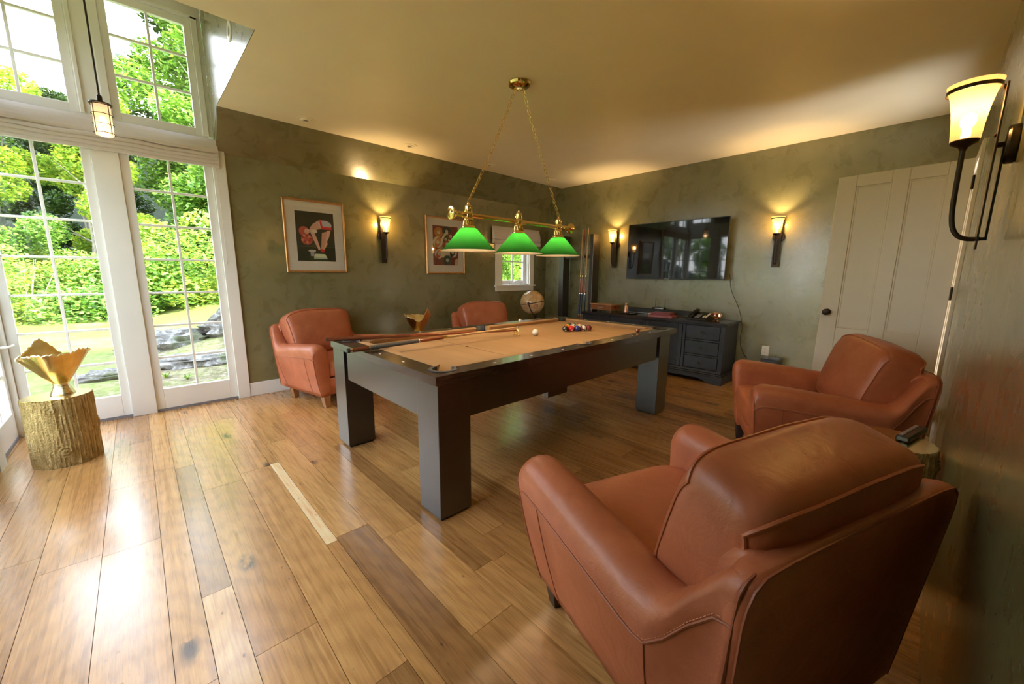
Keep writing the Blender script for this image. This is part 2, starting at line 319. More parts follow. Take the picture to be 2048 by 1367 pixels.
def copy_tree(o, parent=None):
    c = o.copy(); COL.objects.link(c)
    if parent: c.parent = parent
    for ch in list(o.children): copy_tree(ch, c)
    return c
def bez(p0, p1, p2, p3, n=12):
    P = [Vector(p) for p in (p0, p1, p2, p3)]
    return [P[0]*(1-t)**3+P[1]*3*t*(1-t)**2+P[2]*3*t*t*(1-t)+P[3]*t**3 for t in [i/n for i in range(n+1)]]
def text_mesh(body, size, T, mb):
    cu = bpy.data.curves.new('tx', 'FONT'); cu.body = body; cu.size = size; cu.align_x = 'CENTER'; cu.align_y = 'CENTER'; cu.resolution_u = 3
    ob = bpy.data.objects.new('tx', cu); COL.objects.link(ob); dg = bpy.context.evaluated_depsgraph_get()
    me = bpy.data.meshes.new_from_object(ob.evaluated_get(dg)); mb.add([T(v.co) for v in me.vertices], [tuple(p.vertices) for p in me.polygons])
    bpy.data.objects.remove(ob); bpy.data.curves.remove(cu); bpy.data.meshes.remove(me)

# ------------------------------------------------------------------ room shell
XB, YL, YR, XF, ZC = 5.33, 4.74, -.14, -.78, 2.685
XD = .68                                    # dormer cheek
YK, ZK = 4.42, 2.37                         # soffit: crease height and where it meets the ceiling
YA = 2.93; ZD = 3.56                        # dormer ceiling start and height at the window wall
# floor planks
fl = MB(); rnd = random.Random(11)
PX = [XF-.3]
edges = []
x = XF-.35
while x < .52-.19:
    wd = rnd.choice([.08, .10, .12, .16, .20]); x2 = x+wd
    if x2 > .52-.06: x2 = .52
    edges.append((x, x2)); x = x2
if x < .52: edges.append((x, .52)); x = .52
edges.append((.52, .572)); x = .572
while x < XB+.15:
    wd = rnd.choice([.08, .10, .12, .16, .20]); edges.append((x, x+wd)); x += wd
for (a, b) in edges:
    y = YR-.35-rnd.random()*1.2
    while y < YL+.12:
        ln = rnd.uniform(.7, 2.1)
        y2 = y+ln
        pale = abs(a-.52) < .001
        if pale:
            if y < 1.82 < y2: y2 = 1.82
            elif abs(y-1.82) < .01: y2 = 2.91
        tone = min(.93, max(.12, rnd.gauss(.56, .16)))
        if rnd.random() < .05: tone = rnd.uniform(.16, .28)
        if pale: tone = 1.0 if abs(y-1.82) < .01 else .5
        if y2 > YR-.2:
            fl.col = (tone, rnd.random(), 0, 1); g = .0009
            ya, yb = max(y, YR-.2), min(y2, YL+.1)
            if yb > ya: fl.box(a+g, b-g, ya+g, yb-g, -.012, 0)
        y = y2
fl.cur = 1; fl.col = (0, 0, 0, 1); fl.box(XF-.3, XB+.15, YR-.2, YL+.1, -.16, -.0125)
struct(fl, 'floor', ['oak_planks', 'floor_gap'], 'wide honey oak plank floor', attr='tone', smooth=False)
TH = .16
# ceiling slabs
c = MB(); c.box(XF-TH, XB+TH, YR-TH, YA, ZC, ZC+.15); c.box(XD, XB+TH, YA, YK, ZC, ZC+.15)
c.prism([(YA, ZC), (YL+TH, ZD+(ZD-ZC)/(YL-YA)*TH), (YL+TH, ZD+.3), (YA, ZC+.15)], XF-TH, XD)
struct(c, 'ceiling', 'ceiling_paint', 'cream painted ceiling rising into a dormer over the tall windows', smooth=False)
# wall left (pictures), with window 3 opening
W3 = (4.27, 4.90, 1.10, 1.90)
c = MB()
c.box(.735, W3[0], YL, YL+TH, 0, ZK); c.box(W3[1], XB+TH, YL, YL+TH, 0, ZK); c.box(W3[0], W3[1], YL, YL+TH, 0, W3[2]); c.box(W3[0], W3[1], YL, YL+TH, W3[3], ZK)
c.prism([(YL, ZK), (YL+TH, ZK), (YL+TH, ZC+.1), (YK, ZC+.1), (YK, ZC)], XD, XB+TH)
struct(c, 'wall_left', 'green_plaster', 'olive green polished plaster wall with a sloped band under the ceiling', smooth=False)
c = MB(); c.prism([(YA, ZC+.002), (YK, ZC+.002), (YL, ZK+.115), (YL, ZD), (YL, ZD+.02)][:4], XD-.004, XD+.02)
struct(c, 'wall_dormer', 'green_plaster', 'triangular glossy green plaster cheek beside the upper windows', smooth=False)
# dormer cheek thickness behind it
c = MB(); c.box(XD+.02, XD+.1, YK, YL+TH, ZC+.1, ZD+.2); struct(c, 'wall_dormer_outer', 'outer_siding', smooth=False)
c = MB(); c.box(XB, XB+TH, YR-TH, YL+TH, 0, ZC+.1); struct(c, 'wall_back', 'green_plaster', 'olive green polished plaster wall behind the television', smooth=False)
D0, D1, DH = 4.16, 4.90, 2.08               # doorway in the right wall
c = MB(); c.box(XF-TH, D0, YR-TH, YR, 0, ZC+.1); c.box(D1, XB, YR-TH, YR, 0, ZC+.1); c.box(D0, D1, YR-TH, YR, DH, ZC+.1)
struct(c, 'wall_right', 'green_plaster', 'green plaster wall at the right edge beside the armchairs', smooth=False)
# hallway beyond the doorway
c = MB(); c.box(D0-.3, D1+.3, YR-TH-1.3, YR-TH-1.2, 0, 2.5); c.box(D0-.4, D0-.3, YR-TH-1.3, YR-TH, 0, 2.5); c.box(D1+.3, D1+.4, YR-TH-1.3, YR-TH, 0, 2.5); c.box(D0-.4, D1+.4, YR-TH-1.3, YR-TH, 2.5, 2.6)
struct(c, 'wall_hall', 'ceiling_paint', smooth=False)
# front wall (x = XF): green, with french doors near the corner
FD = [(4.10, 4.70), (3.33, 3.93)]
FX = [(2.56, 3.16), (1.79, 2.39), (1.02, 1.62)]  # extra glazed doors out of view, added to let in more daylight
c = MB()
c.box(XF-TH, XF, YR-TH, .86, 0, ZC+.1); c.box(XF-TH, XF, .86, 3.30, 2.36, ZC+.1); c.box(XF-TH, XF, 3.30, YL, 2.36, 2.62)
c.prism([(3.30, 2.62), (4.10, 2.62), (4.10, ZC+(4.10-YA)*.483+.1), (3.30, ZC+(3.3-YA)*.483+.1)], XF-TH, XF)
c.prism([(4.10, 3.12), (YL, 3.12), (YL, ZD+.1), (4.10, ZC+(4.10-YA)*.483+.1)], XF-TH, XF)
c.prism([(YA, 2.6), (3.3, 2.6), (3.3, 2.9), (YA, 2.7)], XF-TH, XF)
struct(c, 'wall_front', 'green_plaster', smooth=False)

# wall-plane frames: u along wall, n into room, z up
def planeB(p): return (p[0], YL-p[1], p[2])
def planeF(p): return (XF+p[1], p[0], p[2])
def sash(name, PL, u0, u1, z0, z1, st, rb, rt, cols, rows, n0=-.05, th=.042, label=None, parent=None, handle=None, mun=.018):
    T = lambda p: PL(p)
    f = MB(); n1 = n0+th
    f.box(u0, u0+st, n0, n1, z0, z1, T); f.box(u1-st, u1, n0, n1, z0, z1, T)
    f.box(u0+st, u1-st, n0, n1, z0, z0+rb, T); f.box(u0+st, u1-st, n0, n1, z1-rt, z1, T)
    o = struct(f, name, 'white_paint', label, bevel=.003, smooth=False)
    g = MB(); g.box(u0+st, u1-st, n0+.016, n0+.021, z0+rb, z1-rt, T); g.build('pane', 'window_glass', o, smooth=False)
    mu = MB()
    for cx in cols: mu.box(cx-mun/2, cx+mun/2, n0+.006, n0+.034, z0+rb, z1-rt, T)
    for rz in rows: mu.box(u0+st, u1-st, n0+.006, n0+.0335, rz-mun/2, rz+mun/2, T)
    mu.build('muntins', 'white_paint', o, bevel=.003, smooth=False)
    return o
rowsD = [.499, .792, 1.088, 1.384, 1.677, 1.969]
def hdl(o, PL, u, z):
    h = MB(); h.box(u-.018, u+.018, -.008, -.001, z-.09, z+.09, PL); h.tube([PL((u, 0, z)), PL((u, .045, z)), PL((u+.03, .055, z)), PL((u+.10, .055, z))], .009, 8)
    h.build('door_handle', 'white_paint', o)
sash('door_1', planeB, -.7565, -.1455, .022, 2.33, .055, .187, .08, [-.450], rowsD, label='tall white french door with small panes, nearest the corner')
sash('door_2', planeB, .0175, .6385, .022, 2.33, .060, .187, .08, [.328], rowsD, label='tall white french door with small panes, beside the green wall')
d = sash('door_3', planeF, FD[0][0], FD[0][1], .022, 2.33, .055, .187, .08, [4.40], rowsD, label='white glazed door at the left edge, seen edge-on'); hdl(d, planeF, 4.62, .72)
sash('door_5', planeF, FD[1][0], FD[1][1], .022, 2.33, .055, .187, .08, [3.63], rowsD)
for i_, (a, b_) in enumerate(FX): sash('door_%d' % (6+i_), planeF, a, b_, .022, 2.33, .055, .187, .08, [(a+b_)/2], rowsD)  # the added daylight doors, unseen by the camera
sash('window_1', planeB, -.72, -.165, 2.50, 3.45, .055, .06, .06, [-.460], [2.846, 3.143], label='white upper window at the top left corner with sky behind')
sash('window_2', planeB, .02, .60, 2.50, 3.45, .05, .06, .06, [.312], [2.846, 3.143], label='white upper window above the right french door')
sash('window_4', planeF, 4.14, 4.68, 2.62, 3.12, .05, .05, .05, [4.41], [2.87])
# white trims round the glazed walls
c = MB(); c.box(-.145, .017, -.10, .012, 0, 2.48, planeB); struct(c, 'trim_1', 'white_paint', 'wide white post between the two french doors', bevel=.003, smooth=False)
c = MB(); c.box(.639, .742, -.12, .022, 0, 2.39, planeB); struct(c, 'trim_2', 'white_paint', 'white casing between french door and green wall', bevel=.003, smooth=False)
c = MB(); c.box(XF, -.757, -.10, .0, 0, 2.48, planeB); c.box(4.705, YL, -.10, .022, 0, 2.6, planeF); struct(c, 'trim_3', 'white_paint', 'white corner post between the glazed walls', bevel=.002, smooth=False)
c = MB(); c.box(-.757, .636, -.10, 0, 2.335, 2.485, planeB); c.box(-.757, .639, -.10, .006, 2.485, 2.50, planeB); struct(c, 'trim_4', 'white_paint', 'white header over the french doors', smooth=False)
c = MB(); c.box(XF, -.72, -.10, 0, 2.5, ZD+.1, planeB); c.box(-.165, .02, -.10, 0, 2.5, ZD+.1, planeB); c.box(.60, XD-.005, -.10, 0, 2.5, ZD+.1, planeB); c.box(-.72, .60, -.10, 0, 3.45, ZD+.1, planeB)
struct(c, 'trim_5', 'white_paint', 'white painted surround of the upper windows', smooth=False)
c = MB()
for (a, b) in ((-.165, -.105), (-.03, .02), (.60, .645)):
    c.box(a if a > -.1 else -.160, b if a > -.1 else -.135, 0, .012, 2.50, 3.47, planeB)
c.box(-.16, -.72, 0, .012, 3.45, 3.475, planeB); c.box(-.03, .645, 0, .012, 3.45, 3.475, planeB)
struct(c, 'trim_6', 'white_paint', 'thin white stop moulding round the upper windows', smooth=False, bevel=.003)
c = MB(); c.box(3.935, 4.095, -.10, .022, 0, 2.6, planeF); c.box(3.17, 3.325, -.12, .022, 0, 2.6, planeF); [c.box(a-.16, a-.005, -.12, .022, 0, 2.36, planeF) for a, b_ in FX]; [c.box(a-.005, b_+.01, -.10, .0, 2.332, 2.36, planeF) for a, b_ in FX]; c.box(3.93, 4.1, -.10, -.0, 2.33, 2.37, planeF); c.box(3.325, 4.705, -.10, .006, 2.335, 2.62, planeF); c.box(4.10, 4.14, -.10, 0, 2.62, 3.14, planeF); c.box(4.68, YL, -.10, 0, 2.62, 3.14, planeF)
struct(c, 'trim_7', 'white_paint', 'white posts and head of the glazed front wall', smooth=False)
# thresholds
c = MB(); c.box(-.757, -.147, -.10, -.002, .0005, .021, planeB); c.box(.018, .638, -.10, -.002, .0005, .021, planeB)
c.box(4.10, 4.70, -.10, -.002, .0005, .021, planeF); c.box(3.33, 3.93, -.10, -.002, .0005, .021, planeF)
struct(c, 'trim_8', 'grey_threshold', 'grey metal thresholds under the glazed doors', smooth=False)
# baseboards
c = MB(); c.box(.744, XB-.002, 0, .016, 0, .14, planeB); struct(c, 'baseboard_left', 'white_paint', 'tall white baseboard along the picture wall', bevel=.004, smooth=False)
c = MB(); c.box(XB-.016, XB-.0005, YR+.002, YL-.017, .0, .14); struct(c, 'baseboard_back', 'green_plaster', smooth=False)
c = MB(); c.box(3.1, D0-.12, YR, YR+.014, 0, .14); struct(c, 'baseboard_right', 'white_paint', smooth=False)
# small window
c = MB(); T = planeB
c.box(4.135, W3[0], 0, .02, 1.09, 1.99, T); c.box(W3[1], 5.0, 0, .02, 1.09, 1.99, T); c.box(4.135, 5.0, 0, .02, W3[3], 1.99, T)
c.box(4.11, 5.03, 0, .045, 1.075, 1.10, T); c.box(4.135, 5.0, 0, .016, 1.005, 1.075, T)
for a, b in ((W3[0], W3[0]+.012), (W3[1]-.012, W3[1])): c.box(a, b, -.15, 0, W3[2], W3[3], T)
c.box(W3[0]+.012, W3[1]-.012, -.15, 0, W3[2], W3[2]+.012, T); c.box(W3[0]+.012, W3[1]-.012, -.15, 0, W3[3]-.012, W3[3], T)
tr = struct(c, 'trim_9', 'white_paint', 'white casing, sill and apron of the small window', smooth=False, bevel=.002)
wd3 = sash('window_3', planeB, W3[0]+.013, W3[1]-.013, W3[2]+.013, W3[3]-.013, .06, .06, .06, [4.585], [1.48], n0=-.11, label='small white casement window behind the hanging green lamps')
c = MB(); c.box(4.50, 4.62, -.066, -.04, 1.114, 1.135, T); c.tube([planeB((4.56, -.04, 1.135)), planeB((4.58, -.015, 1.165)), planeB((4.63, -.005, 1.16)), planeB((4.67, .0, 1.125))], .007, 8); c.build('crank_handle', 'white_plastic', wd3)
# doorway casing on right wall + panel door
c = MB(); c.box(D0-.085, D0, YR, YR+.018, 0, DH+.085); c.box(D1, D1+.085, YR, YR+.018, 0, DH+.085); c.box(D0, D1, YR, YR+.018, DH, DH+.085)
c.box(D0-.0, D0+.015, YR-TH, YR, 0, DH); c.box(D1-.015, D1, YR-TH, YR, 0, DH); c.box(D0+.015, D1-.015, YR-TH, YR, DH-.015, DH)
struct(c, 'trim_10', 'door_paint', 'white casing round the doorway in the right wall', smooth=False, bevel=.002)
door = thing('door_4', 'white two-panel door standing open in front of the back wall', 'door', (4.135, YR+.03, 0), math.radians(-6)); door['kind'] = 'structure'
dw = .725; dz0, dz1 = .012, 2.062; T0, T1 = 0, .036       # local: +y along leaf, x thickness towards the back
c = MB()
ps = [(.0, .125), (.33, .41), (.60, dw)]
cols_ = [(.0, .115), (.305, .400), (.605, dw)]
for a, b in cols_: c.box(T0, T1, a, b, dz0, dz1)
for a, b in ((cols_[0][1], cols_[1][0]), (cols_[1][1], cols_[2][0])):
    c.box(T0, T1, a, b, 1.975, dz1); c.box(T0, T1, a, b, .72, .86); c.box(T0, T1, a, b, dz0, .24)
for o_ in [c.build('door_frame', 'door_paint', door, smooth=False, bevel=.004)]: pass
for a, b in ((cols_[0][1], cols_[1][0]), (cols_[1][1], cols_[2][0])):
    for za, zb in ((.86, 1.975), (.24, .72)):
        p = MB(); p.box(.011, .025, a, b, za, zb)
        for k in range(2):
            e = .012
        p.box(.006, .011, a, a+.012, za, zb); p.box(.006, .011, b-.012, b, za, zb); p.box(.006, .011, a+.012, b-.012, zb-.012, zb); p.box(.006, .011, a+.012, b-.012, za, za+.012)
        p.build('door_panel', 'door_paint', door, smooth=False, bevel=.003)
k = MB(); k.lathe([(.026, 0), (.026, .004), (.010, .008), (.009, .022), (.018, .030), (.027, .042), (.024, .055), (.010, .060)], 20, (-.0005, .675, .985), ax=(-1, 0, 0)); k.build('door_knob', 'dark_bronze', door)
for hz in (.28, 1.165, 1.905):
    k = MB(); k.box(-.004, .034, -.0035, -.0005, hz-.045, hz+.045); k.tube([(-.006, -.006, hz-.045), (-.006, -.006, hz+.045)], .006, 8); k.build('hinge', 'dark_bronze', door, smooth=False)

# unseen roof added to shade the ground near the house; outside shell
c = MB(); c.prism([(-3.0, 2.9), (-3.0, 2.75), (1.5, 5.9), (4.2, 4.05), (5.1, 4.15), (5.1, 4.3), (4.1, 4.25), (1.5, 6.1)], -1.3, 9)
struct(c, 'roof', 'roof_shingle', smooth=False)
c = MB(); c.box(-6, XF-TH-.01, -2, -1.8, -.3, 2.8); c.box(XB+TH+.02, 9, -2, 4.85, -.3, 3.0); struct(c, 'wall_outer', 'outer_siding', smooth=False)

# ------------------------------------------------------------------ armchairs
def lerp(a, b, t): return a+(b-a)*t
def sm(a, b, t):
    t = max(0, min(1, (t-a)/(b-a))); return t*t*(3-2*t)
ZB = .115
def arm_geo(y):
    """height, centre x at top, width at top for a station (y measured at the top)"""
    h = .595+.030*sm(.35, .80, y)
    back = 1-sm(.02, .180, y)
    h = lerp(h-.02*(1-sm(.2, .45, y)), .748, back**1.15)
    xc = lerp(.384, .368, back); w = lerp(.168, .098, back)
    return h, xc, w
def arm_ring(y, s, shrink=0.0, fr=0.0):
    h, xc, w = arm_geo(y); h -= shrink; w = w-fr*.05
    r = w/2; zt = h-r*.9; P = []
    wb = .090; xb = .330
    def lean(z, yy):
        fwd = sm(.45, .84, yy); bk = 1-sm(.05, .45, yy)
        k = 1-(z-ZB)/(.62-ZB)
        kb = 1-(z-ZB)/(.75-ZB)
        return yy-.055*fwd*k+.055*bk*max(0, kb)
    def half(z, side):
        t = (z-ZB)/(zt-ZB); c = lerp(xb, xc, t**1.1); ww = lerp(wb/2, r, t**.9)
        bow = .010*math.sin(PI*t) if side > 0 else 0
        return c+side*(ww+bow)
    N = 9
    for i in range(N): z = lerp(ZB, zt, i/N); P.append((half(z, 1), z))
    for i in range(11):
        a = PI*i/10; P.append((xc+r*math.cos(a), zt+r*.9*math.sin(a)))
    for i in range(N-1, -1, -1): z = lerp(ZB, zt, i/N); P.append((half(z, -1), z))
    return [(s*x, lean(z, y), z) for x, z in P]
def sellip(a, b, c, n=40, m=24, e1=.35, e2=.35, puff=0):
    """superellipsoid rings about the local x axis; returns rings of (x,y,z)"""
    def pw(v, e): return math.copysign(abs(v)**e, v)
    R = []
    for i in range(m+1):
        u = -PI/2+PI*i/m; u = max(-PI/2+.02, min(PI/2-.02, u)); cu = pw(math.cos(u), e1); su = pw(math.sin(u), e1)
        R.append([(a*su, b*cu*pw(math.cos(2*PI*j/n), e2), c*cu*pw(math.sin(2*PI*j/n), e2)) for j in range(n)])
    return R
def make_armchair(name, label, loc, rz, legmat, group):
    t = thing(name, label, 'armchair', loc, rz, group)
    ys = [.004, .014, .04, .08, .12, .16, .20, .25, .32, .40, .50, .60, .70, .78]
    for s in (-1, 1):
        b = MB(); R = [arm_ring(y, s) for y in ys]
        for k in range(1, 8):
            a = k/7*PI/2; R.append(arm_ring(.78+.075*math.sin(a), s, shrink=.060*(1-math.cos(a)), fr=.55*(1-math.cos(a))))
        c0 = [Vector(p) for p in R[-1]]; cen = sum(c0, Vector())/len(c0)
        R.append([tuple(cen+(p-cen)*.82+Vector((0, .006, 0))) for p in c0])
        R0 = [Vector(p) for p in R[0]]; cen = sum(R0, Vector())/len(R0)
        R.insert(0, [tuple(cen+(p-cen)*.86+Vector((0, -.006, 0))) for p in R0])
        b.rings(R); o = b.build('arm', 'tan_leather', t, ang=80)
        # seam under the arm roll and down the front and back edges
        sq = MB(); path = [R[i][8] for i in range(1, len(R)-1)]
        def out(p, d=.0015): return (p[0]+s*d, p[1], p[2])
        sq.tube([out(p) for p in path], .0032, 6)
        sq.tube([out(R[1][j], .001) for j in range(0, 17)], .0036, 6)
        fe = R[-3]; sq.tube([out(fe[j], .001) for j in range(0, 12)], .0034, 6)
        sq.tube([out(R[13][j], .001) for j in range(0, 9)], .0018, 6); sq.tube([out(R[6][j], .001) for j in range(0, 9)], .0018, 6)
        sq.build('seam', 'leather_seam', o)
        st = MB(); L = [Vector(out(p, .0012))+Vector((0, 0, .009)) for p in path]
        for i in range(len(L)-1):
            n = max(1, int((L[i+1]-L[i]).length/.010))
            for k in range(n):
                a = L[i].lerp(L[i+1], k/n); bb = L[i].lerp(L[i+1], (k+.55)/n); st.tube([a, bb], .0011, 4)
        st.build('stitching', 'leather_stitch', o)
    # back frame
    b = MB(); R = []
    for k, (x, dz, dy) in enumerate([(-.352, -.02, .012), (-.345, -.004, .004), (-.32, 0, 0), (-.15, .004, -.004), (0, .005, -.006), (.15, .004, -.004), (.32, 0, 0), (.345, -.004, .004), (.352, -.02, .012)]):
        top = .752+dz; pr_ = [(.050, ZB), (.065, ZB), (-.005, top-.035), (-.002, top-.012), (.012, top), (.045, top+.004), (.070, top-.006), (.085, top-.03), (.13, ZB+.05), (.14, ZB)]
        R.append([(x, y+dy, z) for y, z in pr_])
    b.rings(R); b.build('back_frame', 'tan_leather', t, ang=60)
    b = MB(); ol = []
    for sx_ in (1, -1):
        q_ = [(.379, ZB+.004), (.392, .30), (.406, .50), (.419, .66), (.416, .700), (.404, .732), (.378, .752), (.30, .758), (.15, .760)]
        ol += [(sx_*a_, z_) for a_, z_ in (q_ if sx_ > 0 else q_[::-1])]
    R = []
    for yo, ins in ((.045, .006), (.020, .0), (.0, .0), (-.010, .004), (-.016, .014), (-.018, .04), (-.018, .10)):
        R.append([(x_*(1-ins/.40), yo+.055*max(0, 1-(z_-ZB)/(.75-ZB)), lerp(z_, .43, ins/.32)) for x_, z_ in ol])
    b.rings(R); bp = b.build('back_panel', 'tan_leather', t, ang=70)
    q = MB(); q.tube([(p[0], p[1]-.002, p[2]) for p in R[3][:9]]+[(p[0], p[1]-.002, p[2]) for p in R[3][9:]], .0036, 6); q.build('seam', 'leather_seam', bp)
    # seat cushion and front rail
    b = MB(); R = sellip(.308, .325, .088, 36, 22, .22, .30); T = lambda p: (p[0], .515+p[1], .355+p[2]+.025*(p[1]+.3)+.012*math.cos(p[0]*4)*math.cos(p[1]*4))
    b.rings([[T(p) for p in r] for r in R]); sc = b.build('seat_cushion', 'tan_leather', t, ang=80)
    b = MB(); R = []
    for x in (-.318, -.31, .31, .318):
        e = .012 if abs(x) > .315 else 0
        R.append([(x, .10+e, ZB+e), (x, .775-e, ZB+e), (x, .80-e, .18), (x, .812-e, .262), (x, .795-e, .285-e), (x, .10+e, .285-e)])
    b.rings(R); b.build('seat_base', 'tan_leather', t, ang=50)
    # back cushion
    b = MB(); a, bb, cc = .338, .118, .245
    R = sellip(a, bb, cc, 48, 30, .30, .46)
    rr = random.Random(hash(name) % 100)
    lean = .30
    def T(p):
        x, y, z = p
        x *= 1+.05*(z/cc) ; z *= 1-.10*(x/a)**2 if z > 0 else 1
        y *= 1+.18*math.cos(x/a*1.5)*math.cos(z/cc*1.5)
        z += .006*math.sin(x*14)*(1 if z > 0 else 0)
        yy = y*math.cos(lean)-z*math.sin(lean); zz = z*math.cos(lean)+y*math.sin(lean)
        return (x, .172+yy, .655+zz)
    b.rings([[T(p) for p in r] for r in R]); bc = b.build('back_cushion', 'tan_leather', t, ang=80)
    def pw(v, e): return math.copysign(abs(v)**e, v)
    for side in (-1, 1):
        path = []; u0, f0, e1, e2 = 1.2, math.radians(50), .30, .46
        def sp_(u, f): cu = pw(math.cos(u), e1); return T((a*pw(math.sin(u), e1)*1.002, side*bb*cu*pw(math.cos(f), e2)*1.01, cc*cu*pw(math.sin(f), e2)*1.008))
        for k in range(24): path.append(sp_(lerp(-u0, u0, k/24), f0))
        for k in range(14): path.append(sp_(u0, lerp(f0, -f0, k/14)))
        for k in range(24): path.append(sp_(lerp(u0, -u0, k/24), -f0))
        for k in range(14): path.append(sp_(-u0, lerp(-f0, f0, k/14)))
        q = MB(); q.tube(path, .0052, 6, closed=True); q.build('piping', 'tan_leather', bc)
    for i, (sx_, yy) in enumerate(((-1, .80), (1, .80), (-1, .13), (1, .13))):
        l = MB(); x = sx_*.325; f = (1 if yy > .5 else -1)*.0
        yy2 = yy-.03 if yy > .5 else yy+.075
        l.rings([[(x+sx_*-.008-.022, yy2-.022, 0), (x+sx_*-.008+.022, yy2-.022, 0), (x+sx_*-.008+.022, yy2+.022, 0), (x+sx_*-.008-.022, yy2+.022, 0)],
                 [(x-.034, yy2-.034, ZB+.002), (x+.034, yy2-.034, ZB+.002), (x+.034, yy2+.034, ZB+.002), (x-.034, yy2+.034, ZB+.002)]])
        l.build('leg', legmat, t, smooth=False, bevel=.003)
    return t
G = 'matching leather armchairs around the pool table'
make_armchair('armchair', 'tan leather armchair nearest the camera, seen from behind', (1.115, .020, 0), math.radians(-19), 'chair_leg_shaded', G)
make_armchair('armchair', 'tan leather armchair in front of the open white door', (3.40, .060, 0), math.radians(24.5), 'chair_leg_shaded', G)
make_armchair('armchair', 'tan leather armchair under the framed pin-up print, wooden legs showing', (1.345, 4.670, 0), math.radians(192.8), 'chair_leg_wood', G)
make_armchair('armchair', 'tan leather armchair behind the pool table, only its back cushion visible', (3.535, 4.43, 0), math.radians(168.3), 'chair_leg_wood', G)

# ------------------------------------------------------------------ pool table
PT = thing('pool_table', 'dark wood pool table with tan felt in the middle of the room', 'pool table', (2.32, 2.29, 0))
def W(mb, name, mat, **k): return mb.build(name, mat, PT, world=True, **k)
tx0, tx1, ty0, ty1, tz = 1.0, 3.645, 1.582, 3.0, .785
ix0, ix1, iy0, iy1 = 1.118, 3.527, 1.70, 2.882; xm = (ix0+ix1)/2
for (a, b_, c_, d_) in ((1.012, 1.212, 1.588, 1.79), (1.012, 1.212, 2.795, 2.995), (3.34, 3.535, 1.588, 1.785), (3.34, 3.535, 2.795, 2.995)):
    l = MB(); l.box(a, b_, c_, d_, .014, .738); l.cur = 1; l.box(a+.01, b_-.01, c_+.01, d_-.01, 0, .014); W(l, 'leg', ['espresso_wood', 'black_metal'], smooth=False, bevel=.003)
for (a, b_, c_, d_) in ((1.213, 3.305, 1.600, 1.64), (1.213, 3.305, 2.94, 2.98), (1.02, 1.055, 1.791, 2.755), (3.49, 3.525, 1.82, 2.76)):
    l = MB(); l.box(a, b_, c_, d_, .53, .738); W(l, 'apron', 'espresso_wood', smooth=False, bevel=.002)
l = MB(); l.box(1.10, 3.42, 1.68, 2.90, .60, .70); W(l, 'slate_support', 'black_metal', smooth=False)
l = MB(); l.box(1.9, 2.1, 1.645, 1.68, .47, .60); W(l, 'ball_return', 'espresso_wood', smooth=False)
PR = .062
def notch_path(x0, x1, y0, y1, out, r=PR, seg=10):
    """rectangle with round notches at corners and mid long sides; out=True bulges outward"""
    P = []
    def arc(cx, cy, a0, a1):
        for i in range(seg+1): a = math.radians(lerp(a0, a1, i/seg)); P.append((cx+r*math.cos(a), cy+r*math.sin(a)))
    if out:
        arc(x0, y0, 90, 360); arc(xm, y0, 180, 360); arc(x1, y0, 180, 450); arc(x1, y1, 270, 540); arc(xm, y1, 0, 180); arc(x0, y1, 0, 270)
    else:
        arc(x0, y0, 90, 0); arc(xm, y0, 180, 0); arc(x1, y0, 180, 90); arc(x1, y1, 270, 180); arc(xm, y1, 360, 180); arc(x0, y1, 360, 270)
    return P
def filled(splines, z0, z1, name, mat, parent, bevel=0):
    cu = bpy.data.curves.new('c', 'CURVE'); cu.dimensions = '2D'; cu.fill_mode = 'BOTH'; cu.extrude = (z1-z0)/2
    for sp_ in splines:
        s_ = cu.splines.new('POLY'); s_.points.add(len(sp_)-1); s_.use_cyclic_u = True
        for p, q in zip(s_.points, sp_): p.co = (q[0], q[1], 0, 1)
    ob = bpy.data.objects.new('c', cu); COL.objects.link(ob); dg = bpy.context.evaluated_depsgraph_get()
    me = bpy.data.meshes.new_from_object(ob.evaluated_get(dg)); L = world_loc(parent) if parent else Vector()
    b = MB(); b.add([(v.co.x-L.x, v.co.y-L.y, v.co.z+(z0+z1)/2-L.z) for v in me.vertices], [tuple(p.vertices) for p in me.polygons])
    bpy.data.objects.remove(ob); bpy.data.curves.remove(cu); bpy.data.meshes.remove(me)
    return b.build(name, mat, parent, smooth=False, bevel=bevel)
outer = [(tx0, ty0), (tx1, ty0), (tx1, ty1), (tx0, ty1)]
filled([outer, notch_path(ix0, ix1, iy0, iy1, True)], .739, tz, 'rail_top', 'rail_wood', PT)
filled([notch_path(ix0-.001, ix1+.001, iy0-.001, iy1+.001, False, PR)], .70, .750, 'cloth_bed', 'tan_felt', PT)
cw = .052
def cushion(p0, p1, inward, cut0, cut1):
    p0 = Vector(p0); p1 = Vector(p1); d = (p1-p0).normalized(); n = Vector(inward)
    b = MB(); A = []
    for base, cut, sg in ((p0, cut0, 1), (p1, cut1, -1)):
        def P(off, z, extra): return (base.x+n.x*off+d.x*sg*extra, base.y+n.y*off+d.y*sg*extra, z)
        A.append([P(0.0005, .7505, 0), P(0.0005, .7855, 0), P(.02, .787, cut*.4), P(cw, .786, cut), P(cw+.001, .778, cut), P(cw-.014, .7505, cut*.8)])
    b.rings(A); W(b, 'cushion', 'tan_felt', smooth=True, ang=25)
g = PR+.002
cushion((ix0+g, iy0, 0), (xm-g, iy0, 0), (0, 1, 0), .045, .02); cushion((xm+g, iy0, 0), (ix1-g, iy0, 0), (0, 1, 0), .02, .045)
cushion((ix0+g, iy1, 0), (xm-g, iy1, 0), (0, -1, 0), .045, .02); cushion((xm+g, iy1, 0), (ix1-g, iy1, 0), (0, -1, 0), .02, .045)
